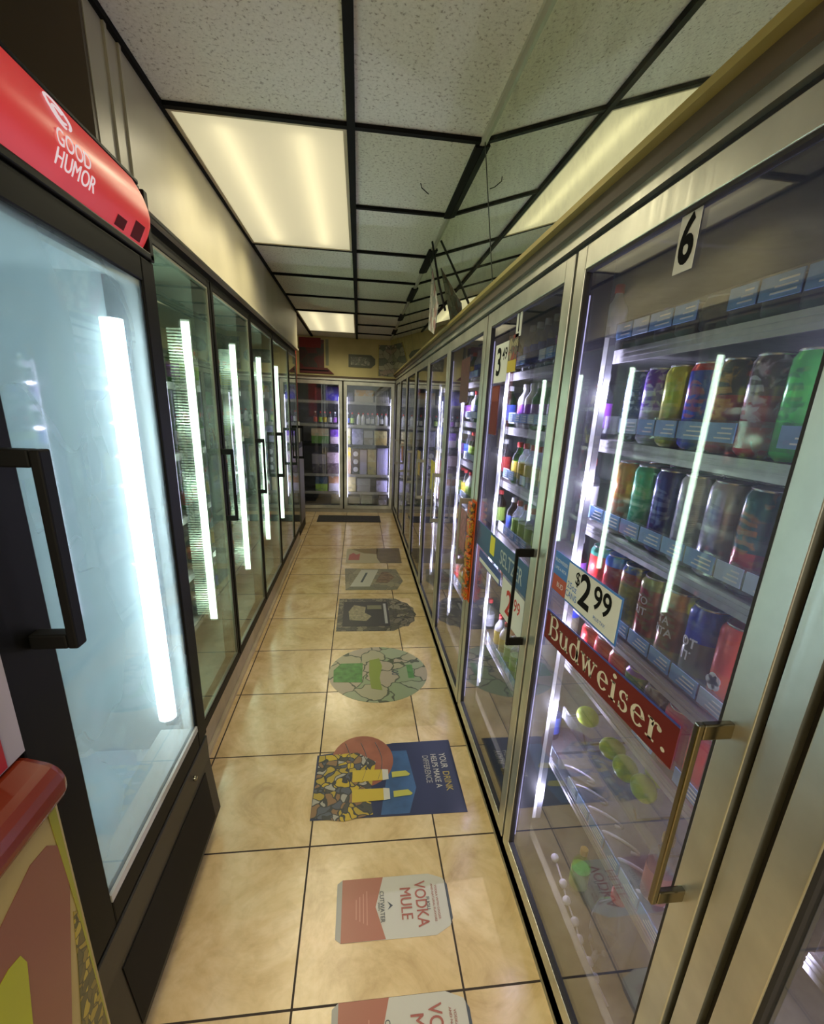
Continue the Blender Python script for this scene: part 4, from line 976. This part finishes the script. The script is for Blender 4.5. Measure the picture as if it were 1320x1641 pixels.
for i, (a, b) in enumerate(le[:4]):
    for k, z in enumerate(LZ):
        y = a+0.06; n = 0; qq = rnd.randrange(24)
        while y < b-0.04:
            if rnd.random() < 0.4: qq = rnd.choice((1, 3, 4, 12, 13, 15, 16, 18, 19, 20, 22, 21, 2))
            o, gn, li = get_bottle(qq); o.location = (-0.84, y, z+0.001)
            tag(o, f'{gn} {LPN[li]} label bottle, {ORD[n]} from near end, {LSN[k]} shelf, {ORD[i]} left door', 'bottle', 'bottles in the left coolers')
            y += 0.095 if i < 2 else 0.13; n += 1

# ------------------------------------------------------------------ ice cream freezer
FX = -0.51
e = empty('ice_cream_freezer', (-0.85, 0.985, 0.0))
ya, yb = 0.630, 1.345
m = MB()
m.box(-1.22, ya, 0.06, -0.56, ya+0.03, 1.80); m.box(-1.22, yb-0.03, 0.06, -0.56, yb, 1.80); m.box(-1.22, ya, 0.06, -1.19, yb, 1.95); m.box(-1.19, ya, 0.30, -0.56, yb, 0.36); m.box(-1.19, ya, 1.78, -0.56, yb, 1.82)
m.box(-1.19, ya, 0.05, -0.60, yb, 0.30)
ch(m, 'body', BLACK, e)
m = MB(); m.box(-1.185, ya+0.032, 0.362, -1.17, yb-0.032, 1.778); m.box(-1.17, ya+0.032, 0.362, -0.58, ya+0.04, 1.778); m.box(-1.17, yb-0.04, 0.362, -0.58, yb-0.032, 1.778); m.box(-1.17, ya+0.04, 0.362, -0.58, yb-0.04, 0.375); m.box(-1.17, ya+0.04, 1.765, -0.58, yb-0.04, 1.778)
ch(m, 'liner', WINT, e)
d = MB(); w = 0.072
d.box(-0.56, ya, 0.40, FX, ya+0.115, 1.800); d.box(-0.56, yb-w, 0.40, FX, yb, 1.800); d.box(-0.56, ya+0.115, 1.745, FX, yb-w, 1.800); d.box(-0.56, ya+0.115, 0.40, FX, yb-w, 0.462)
door = ch(d, 'door', BLACK, e, 0.004)
def sub(mb, name, mat, bevel=0.0):
    ob = mb.build(name, mat, door, bevel); return ob
sub(MB().box(-0.522, ya+0.114, 0.461, -0.516, yb-w+0.001, 1.746), 'glass_pane', FOG)
m = MB(); m.box(-0.62, ya+0.116, 0.452, -0.5245, yb-w-0.001, 0.474); rect_frame(m, -0.548, -0.5245, ya+0.116, yb-w-0.001, 0.463, 1.744, 0.010, 0.010, 0.020); sub(m, 'inner_trim', pbr('pale_trim', (0.55, 0.55, 0.50), 0.4))
sub(MB().box(-0.516, ya+0.116, 0.4625, -0.5095, yb-w-0.001, 0.482), 'bottom_trim', pbr('pale_trim', (0.55, 0.55, 0.50), 0.4))
g = MB(); yh = ya+0.070
g.box(-0.455, yh-0.012, 1.095, -0.440, yh+0.014, 1.405); g.box(FX, yh-0.012, 1.380, -0.455, yh+0.014, 1.405); g.box(FX, yh-0.012, 1.095, -0.455, yh+0.014, 1.120)
sub(g, 'handle', BLACKM, 0.003)
# kick panel with slots
m = MB(); m.prism([(0, 0.39), (0.0, 0.30), (0.02, 0.075), (-0.05, 0.06), (-0.05, 0.39)], (FX, ya, 0), (1, 0, 0), (0, 0, 1), (0, yb-ya, 0))
ch(m, 'kick_panel', pbr('dark_kick_panel', (0.022, 0.020, 0.015), 0.4, spec=0.3), e, 0.004)
m = MB(); P_ = lambda y, z: (FX+0.001+0.02*(0.30-z)/0.225, y, z)
m.prism([(0.002+0.02*(0.30-0.285)/0.225, 0.285), (0.0015+0.02*(0.30-0.095)/0.225, 0.095), (0.0, 0.095), (0.0, 0.285)], (FX+0.0005, ya+0.10, 0), (1, 0, 0), (0, 0, 1), (0, yb-ya-0.16, 0))
ch(m, 'vent_panel', BLACKM, e)
m = MB(); m.lathe([(0.008, 0), (0.008, 0.008), (0.006, 0.010)], (FX, 1.20, 0.345), 14, ax='x'); ch(m, 'lock', CHROME, e)
# caster feet
for y in (ya+0.08, yb-0.08):
    for x in (-0.62, -1.12): ch(MB().lathe([(0.03, -0.012), (0.03, 0.012)], (x, y, 0.030), 16, ax='y'), 'caster', BLACKM, e)
# lit header
redm, nt, out = newmat('lit_red_header')
b_ = N(nt, 'ShaderNodeBsdfPrincipled', i_Roughness=0.38); b_.inputs['Base Color'].default_value = (0.50, 0.025, 0.03, 1)
b_.inputs['Emission Color'].default_value = (0.9, 0.05, 0.05, 1); b_.inputs['Emission Strength'].default_value = 0.42
nt.links.new(b_.outputs[0], out.inputs[0])
m = MB(); m.smooth = True
arc = [(-0.517+0.028*math.sin(PI*t/8)+0.0, 1.818+0.140*t/8) for t in range(9)]
nn = len(arc); ya2, yb2 = ya+0.004, yb-0.022
vs = []
cols = [ya2, yb2-0.03, yb2-0.012, yb2]
for j, y in enumerate(cols):
    for q, (x, z) in enumerate(arc):
        sh = 0.0 if j < 2 else (0.010 if j == 2 else 0.030)
        zz = z - (0.02 if j == 3 else 0.006 if j == 2 else 0)*(q/(nn-1)); vs.append((x-sh*0.4, y, zz))
fs = [(j*nn+q, (j+1)*nn+q, (j+1)*nn+q+1, j*nn+q+1) for j in range(len(cols)-1) for q in range(nn-1)]
m.add(vs, fs)
hd = ch(m, 'header_panel', redm, e)
m = MB(); m.box(-1.20, ya, 1.802, -0.522, yb, 1.962); m.box(-0.522, ya, 1.802, -0.506, yb, 1.818); m.box(-0.530, ya, 1.956, -0.515, yb-0.02, 1.966); m.box(-0.53, yb-0.022, 1.80, -0.506, yb, 1.95)
ch(m, 'header_box', BLACK, e, 0.003)
WL = emit('lit_white_logo', (1.0, 0.80, 0.80), 0.75)
hx = -0.4865
m = MB(); Rg, Ug = (0, 1, 0), (0, 0, 1)
def spiral(cx, cz, flip):
    pts = []
    for t in range(26):
        a = -PI*0.5+flip*t*0.20; r = 0.033*(1-t/38)
        pts.append((hx-0.002, cx+r*0.75*math.cos(a)*1.0, cz+r*math.sin(a)*0.8))
    return pts
def on_header(mb, off=0.0012):
    out = []
    for x, y, z in mb.v:
        t = min(1, max(0, (z-1.818)/0.140)); out.append((-0.517+0.028*math.sin(PI*t)+off+(x if abs(x) < 0.02 else 0), y, z))
    mb.v = out; return mb
hc = 0.990
m = MB(); m.tube([(0, hc+0.026*math.cos(t*0.25), 1.928+0.021*math.sin(t*0.25)) for t in range(-4, 20)], 0.0020, 6)
sw = ch(on_header(m), 'swirl_logo', WL, e)
m = MB(); m.tube([(0, hc+0.014*math.cos(t*0.25+1), 1.925+0.011*math.sin(t*0.25+1)) for t in range(-2, 18)], 0.0020, 6)
ch(on_header(m), 'inner_swirl', WL, e)
m = MB(); text(m, 'GOOD', 0.034, (0, hc+0.014, 1.883), Rg, Ug, 0.012, 0.95); ch(on_header(m), 'lettering', WL, e)
m = MB(); text(m, 'HUMOR', 0.034, (0, hc+0.024, 1.855), Rg, Ug, 0.012, 0.95); ch(on_header(m), 'lettering', WL, e)
for y0, y1, z1 in ((1.165, 1.205, 1.845), (1.235, 1.280, 1.858)):
    m = MB(); m.add([(0, y0, 1.826), (0, y1, 1.826), (0, y1, z1), (0, y0, z1)], [(0, 1, 2, 3)])
    ch(on_header(m, 0.0008), 'small_decal', pbr('dark_decal', (0.20, 0.025, 0.025), 0.6, spec=0.1), e)
# strip light in the freezer
m = MB(); m.lathe([(0.025, 0.52), (0.025, 1.66)], (-0.595, yb-0.070, 0), 16)
ch(m, 'light_strip', emit('freezer_led', (0.80, 0.96, 1.0), STRIP_G), e)
ch(MB().box(-0.615, yb-0.046, 0.47, -0.562, yb-0.040, 1.76), 'light_housing', pbr('dark_jamb', (0.02, 0.022, 0.035), 0.5, spec=0.1), e)
tag(e, 'black upright ice cream freezer with foggy glass door and lit red header', 'freezer')

# ------------------------------------------------------------------ ice cream chest, lower left
e = empty('ice_cream_chest', (-0.72, 0.35, 0))
m = MB(); m.box(-1.15, -0.25, 0.05, -0.468, 0.620, 0.885)
chm = ch(m, 'body', pbr('chest_yellow', (0.46, 0.36, 0.13), 0.35, noise=0.12, nscale=6), e, 0.012)
m = MB(); m.prism([(-1.17, 0.880), (-0.450, 0.880), (-0.448, 0.915), (-0.462, 0.938), (-0.50, 0.952), (-0.60, 0.956), (-1.17, 0.956)], (0, -0.27, 0), (1, 0, 0), (0, 0, 1), (0, 0.895, 0))
ch(m, 'lid', pbr('chest_lid_red', (0.19, 0.022, 0.006), 0.25), e, 0.016)
def decal(poly, x, name, mat): m = MB(); m.prism(poly, (x, 0, 0), (0, 1, 0), (0, 0, 1), (0.0008, 0, 0)); return ch(m, name, mat, e)
decal([(0.06, 0.20), (0.50, 0.20), (0.525, 0.45), (0.597, 0.71), (0.602, 0.76), (0.596, 0.80), (0.575, 0.825), (0.54, 0.830), (0.44, 0.79), (0.3, 0.77), (0.06, 0.76)], -0.4678, 'mauve_panel', pbr('chest_mauve', (0.25, 0.085, 0.055), 0.3))
decal([(0.06, 0.20), (0.43, 0.20), (0.45, 0.45), (0.475, 0.60), (0.494, 0.705), (0.488, 0.728), (0.468, 0.735), (0.3, 0.71), (0.06, 0.70)], -0.4669, 'lime_panel', pbr('chest_lime', (0.42, 0.45, 0.02), 0.3))
decal([(0.535, 0.20), (0.606, 0.20), (0.606, 0.64), (0.592, 0.66), (0.575, 0.56), (0.550, 0.44)], -0.4676, 'fruit_print', collage_mat('pineapple_print', [(0.22, 0.17, 0.03), (0.35, 0.27, 0.04), (0.08, 0.08, 0.03), (0.45, 0.35, 0.05), (0.12, 0.10, 0.03)], 55, (0.05, 0.05, 0.02), 0.05))
decal([(0.606, 0.20), (0.606, 0.87), (0.590, 0.87), (0.600, 0.66)], -0.4672, 'green_stripe', pbr('chest_olive', (0.33, 0.33, 0.03), 0.3))
decal([(0.560, 0.20), (0.606, 0.20), (0.606, 0.28), (0.590, 0.37)], -0.4662, 'red_print', pbr('chest_red_print', (0.45, 0.05, 0.02), 0.3))
tag(e, 'yellow ice cream chest with a red lid and mauve side panel, lower left', 'freezer')
e = empty('menu_board', (-0.515, 0.45, 0.957))
ch(MB().box(-0.530, 0.20, 0.957, -0.505, 0.627, 1.36), 'board', pbr('board_white', (0.50, 0.45, 0.45), 0.5), e)
ch(MB().box(-0.505, 0.21, 0.960, -0.5035, 0.590, 1.12), 'red_panel', pbr('board_red', (0.50, 0.01, 0.015), 0.4), e)
tag(e, 'pale board with a red panel standing on the chest beside the black freezer', 'board')

# ------------------------------------------------------------------ floor decals
def fpoly(poly, z, name, mat, parent=None, th=0.0006):
    m = MB(); m.prism(poly, (0, 0, z), (1, 0, 0), (0, 1, 0), (0, 0, th)); return m.build(name, mat, parent)
RF, UF = (0, -1, 0), (1, 0, 0)     # lettering reads towards the viewer, letter tops to the right
def ftext(mb, t, s, x, y, z, bold=0.01, sx=1.0): return text(mb, t, s, (x, y, z), RF, UF, bold, sx)
CW = pbr('decal_white', (0.52, 0.50, 0.41), 0.35); CC = pbr('decal_copper', (0.36, 0.13, 0.08), 0.35); CG = pbr('decal_grey', (0.34, 0.33, 0.28), 0.35); CT = pbr('decal_text', (0.34, 0.10, 0.07), 0.4)
CD = pbr('decal_dark', (0.06, 0.07, 0.08), 0.4)
def can_decal(dy, lab):
    a, b = 0.910+dy, 1.092+dy; mid = (a+b)/2
    o = fpoly([(-0.062, a+0.012), (-0.045, a), (0.235, a-0.002), (0.280, a+0.020), (0.292, a+0.040), (0.292, b-0.040), (0.280, b-0.018), (0.235, b), (-0.045, b), (-0.062, b-0.012)], 0.0005, 'can_decal', CW)
    fpoly([(-0.046, a), (0.085, a), (0.058, mid), (0.085, b), (-0.046, b)], 0.0014, 'copper_field', CC, o, 0.0004)
    fpoly([(-0.062, a+0.012), (-0.046, a), (-0.046, b), (-0.062, b-0.012)], 0.0014, 'can_base', CG, o, 0.0004)
    fpoly([(0.284, a+0.026), (0.292, a+0.040), (0.292, b-0.040), (0.284, b-0.026)], 0.0014, 'can_rim', CD, o, 0.0004)
    m = MB(); ftext(m, 'VODKA', 0.050, 0.200, mid, 0.0022, 0.012, 0.78); ftext(m, 'MULE', 0.050, 0.152, mid+0.004, 0.0022, 0.012, 0.78)
    ftext(m, 'VODKA WITH GINGER', 0.010, 0.252, mid, 0.0022, 0, 1.0); ftext(m, 'AND NATURAL FLAVORS', 0.010, 0.240, mid, 0.0022, 0)
    m.build('lettering', CT, o)
    m = MB(); ftext(m, 'CUTWATER', 0.019, 0.078, mid, 0.0022, 0.01, 0.9); ftext(m, 'SPIRITS', 0.008, 0.064+0.004, mid, 0.0022); ftext(m, 'FUGU', 0.015, 0.224-0.002, mid-0.002, 0.0023, 0.01)
    m.add([(0.095, mid-0.012, 0.0022), (0.112, mid, 0.0022), (0.095, mid+0.014, 0.0022), (0.103, mid, 0.0022)], [(0, 1, 3), (1, 2, 3)])
    m.build('brand_mark', CD, o)
    m = MB()
    for k in range(4): ftext(m, 'WWWWWWWWWWWWW'[:12-k], 0.0065, 0.030-0.012*k, mid, 0.0022) if False else m.add([(0.030-0.011*k, mid-0.05+0.006*k, 0.0022), (0.033-0.011*k, mid-0.05+0.006*k, 0.0022), (0.033-0.011*k, mid+0.05-0.008*k, 0.0022), (0.030-0.011*k, mid+0.05-0.008*k, 0.0022)], [(0, 1, 2, 3)])
    m.build('fine_lines', pbr('faint_print', (0.5, 0.24, 0.17), 0.4), o)
    return tag(o, lab, 'floor decal', 'can shaped floor decals')
can_decal(0, 'whole floor decal of a white and copper vodka mule can lying sideways')
can_decal(-0.318, 'floor decal of a vodka mule can cut off by the bottom edge')
# sports poster decal
DB = pbr('poster_navy', (0.018, 0.026, 0.070), 0.3)
o = fpoly([(-0.175, 1.325), (0.425, 1.318), (0.425, 1.715), (0.16, 1.710), (-0.175, 1.655)], 0.0005, 'poster_decal', DB)
fpoly([(0.022+0.135*math.cos(t*PI/16), 1.615+0.150*math.sin(t*PI/16)) for t in range(32)], 0.0013, 'ball', pbr('ball_brown', (0.27, 0.085, 0.045), 0.35, noise=0.2, nscale=12), o, 0.0004)
m = MB()
for dx in (-0.05, 0.02, 0.085): m.tube([(dx+0.022*math.sin(q/3.0), 1.50+0.022*q, 0.0018) for q in range(11)], 0.0016, 5)
m.build('ball_seam', CD, o)
fpoly([(-0.175, 1.335), (-0.05, 1.312), (0.06, 1.335), (0.05, 1.42), (0.08, 1.60), (0.0, 1.66), (-0.165, 1.65)], 0.0019, 'crowd_collage', collage_mat('crowd_print', [(0.05, 0.05, 0.04), (0.38, 0.27, 0.03), (0.34, 0.32, 0.26), (0.22, 0.12, 0.05), (0.48, 0.33, 0.02), (0.07, 0.08, 0.10)], 34, (0.03, 0.03, 0.03), 0.07), o, 0.0004)
fpoly([(0.09, 1.33), (0.20, 1.33), (0.24, 1.45), (0.22, 1.66), (0.14, 1.66), (0.12, 1.5)], 0.0012, 'blue_glow', pbr('poster_blue', (0.03, 0.09, 0.20), 0.35, noise=0.3, nscale=10), o, 0.0002)
YB = pbr('beer_yellow', (0.50, 0.36, 0.03), 0.35)
for yy in (1.525, 1.425):
    fpoly([(-0.02, yy-0.032), (0.115, yy-0.028), (0.115, yy+0.028), (-0.02, yy+0.032)], 0.0026, 'beer_glass', YB, o, 0.0004)
    fpoly([(0.105, yy-0.030), (0.130, yy-0.026), (0.130, yy+0.026), (0.105, yy+0.030)], 0.0032, 'foam', CW, o, 0.0004)
    fpoly([(0.145, yy-0.018), (0.215, yy-0.012), (0.222, yy-0.004), (0.205, yy+0.016), (0.145, yy+0.012)], 0.0026, 'yellow_streak', pbr('streak_yellow', (0.42, 0.40, 0.06), 0.35), o, 0.0004)
m = MB(); ftext(m, 'YOUR', 0.040, 0.375, 1.588, 0.0020, 0.008, 0.8); ftext(m, 'HELPS MAKE A', 0.036, 0.335, 1.535, 0.0020, 0.008, 0.8); m.build('lettering', CW, o)
m = MB(); ftext(m, 'DRINK', 0.040, 0.375, 1.475, 0.0020, 0.008, 0.85); m.build('gold_lettering', pbr('gold_print', (0.42, 0.32, 0.06), 0.4), o)
m = MB(); ftext(m, 'DIFFERENCE', 0.036, 0.298, 1.545, 0.0020, 0.006, 0.78); m.build('second_lettering', CG, o)
tag(o, 'navy floor decal with an orange brown ball and two yellow beer glasses', 'floor decal')
# round green decal
cx, cyy, R = 0.120, 2.300, 0.287
o = fpoly([(cx+R*math.cos(t*PI/24), cyy+R*math.sin(t*PI/24)) for t in range(48)], 0.0005, 'round_decal', collage_mat('torn_print', [(0.34, 0.31, 0.18), (0.28, 0.31, 0.18), (0.36, 0.30, 0.20), (0.24, 0.29, 0.15)], 9, (0.07, 0.08, 0.04), 0.035))
GR = pbr('decal_green', (0.07, 0.20, 0.04), 0.4, noise=0.3, nscale=30)
fpoly([(-0.135, 2.21), (0.025, 2.20), (0.03, 2.40), (-0.10, 2.40), (-0.14, 2.33)], 0.0013, 'green_field', GR, o, 0.0004)
fpoly([(0.075, 2.14), (0.135, 2.12), (0.125, 2.24), (0.145, 2.36), (0.13, 2.45), (0.07, 2.43), (0.065, 2.28)], 0.0013, 'lime_field', pbr('decal_lime', (0.20, 0.25, 0.03), 0.4), o, 0.0004)
fpoly([(0.290, 2.23), (0.325, 2.23), (0.325, 2.37), (0.290, 2.37)], 0.0013, 'green_bar', GR, o, 0.0004)
ftext(MB(), '100', 0.055, 0.215, 2.30, 0.0014, 0.02, 0.9).build('numerals', CD, o)
tag(o, 'round torn green and grey floor decal', 'floor decal')
# ornate dark decal
DK = pbr('decal_charcoal', (0.075, 0.070, 0.055), 0.4, noise=0.3, nscale=40)
pts = [(-0.150, 2.812), (0.25, 2.806), (0.285, 2.84)]
for k in range(12):
    t = -PI/2.4+k*PI/1.2/11; rr_ = 0.14*(1+0.09*(k % 2)); pts.append((0.285+rr_*math.cos(t), 3.09+rr_*1.62*math.sin(t)))
pts += [(0.30, 3.36), (-0.147, 3.365)]
o = fpoly(pts, 0.0005, 'label_decal', collage_mat('ornate_print', [(0.10, 0.09, 0.06), (0.16, 0.14, 0.09), (0.20, 0.18, 0.11), (0.07, 0.065, 0.05)], 26, (0.05, 0.045, 0.03), 0.05))
fpoly([(-0.11, 2.88), (0.23, 2.88), (0.23, 3.30), (-0.11, 3.30)], 0.0013, 'dark_field', pbr('decal_black', (0.035, 0.033, 0.030), 0.4), o, 0.0004)
fpoly([(-0.06, 2.98), (0.06, 2.96), (0.10, 3.04), (0.05, 3.10), (0.06, 3.20), (-0.03, 3.24), (-0.07, 3.12)], 0.0019, 'tan_emblem', pbr('decal_tan', (0.26, 0.22, 0.12), 0.4, noise=0.4, nscale=50), o, 0.0004)
fpoly([(0.195, 2.92), (0.215, 2.92), (0.215, 3.26), (0.195, 3.26)], 0.0019, 'pale_bar', CG, o, 0.0004)
fpoly([(0.07, 3.16), (0.18, 3.16), (0.18, 3.23), (0.07, 3.23)], 0.0019, 'olive_bar', pbr('decal_olive', (0.16, 0.15, 0.08), 0.4), o, 0.0004)
tag(o, 'dark ornate label shaped floor decal with a scalloped right end', 'floor decal')
# grey decal with white slanted page
o = fpoly([(-0.105, 3.545), (0.33, 3.545), (0.40, 3.75), (0.36, 4.06), (-0.125, 4.08)], 0.0005, 'page_decal', collage_mat('grey_print', [(0.24, 0.21, 0.12), (0.30, 0.26, 0.15), (0.20, 0.19, 0.12)], 12, (0.16, 0.14, 0.09), 0.03))
fpoly([(-0.07, 3.62), (0.10, 3.62), (0.19, 4.04), (0.03, 4.04)], 0.0013, 'white_page', CW, o, 0.0004)
fpoly([(0.02, 3.72), (0.04, 3.72), (0.09, 3.96), (0.07, 3.96)], 0.0019, 'dark_mark', CD, o, 0.0004)
fpoly([(0.15, 3.72), (0.26, 3.70), (0.33, 3.84), (0.28, 3.98), (0.22, 3.98)], 0.0013, 'brown_mark', pbr('decal_brown', (0.20, 0.13, 0.07), 0.4, noise=0.5, nscale=25), o, 0.0004)
tag(o, 'grey floor decal with a slanted white page', 'floor decal')
# brown and cream decal
o = fpoly([(-0.125, 4.235), (0.435, 4.235), (0.45, 4.74), (-0.12, 4.70)], 0.0005, 'brown_decal', pbr('decal_cream', (0.44, 0.38, 0.22), 0.4))
fpoly([(0.22, 4.24), (0.435, 4.24), (0.448, 4.738), (0.20, 4.73), (0.19, 4.40)], 0.0013, 'brown_field', pbr('decal_khaki', (0.16, 0.12, 0.05), 0.4, noise=0.2, nscale=10), o, 0.0004)
fpoly([(-0.08, 4.70), (0.21, 4.73), (0.20, 4.52), (0.06, 4.55)], 0.0013, 'upper_field', pbr('decal_ochre', (0.24, 0.17, 0.06), 0.4), o, 0.0004)
fpoly([(-0.10, 4.33), (0.01, 4.33), (0.02, 4.54), (-0.02, 4.50), (-0.05, 4.56), (-0.09, 4.50)], 0.0013, 'red_mark', pbr('decal_red', (0.40, 0.10, 0.07), 0.4), o, 0.0004)
tag(o, 'cream and brown floor decal with a red mark', 'floor decal')
o = MB().box(-0.55, 5.90, 0.0004, 0.30, 6.26, 0.008).build('door_mat', pbr('mat_black', (0.035, 0.033, 0.028), 0.8, noise=0.4, nscale=60))
tag(o, 'flat dark mat on the floor before the back cooler', 'mat')
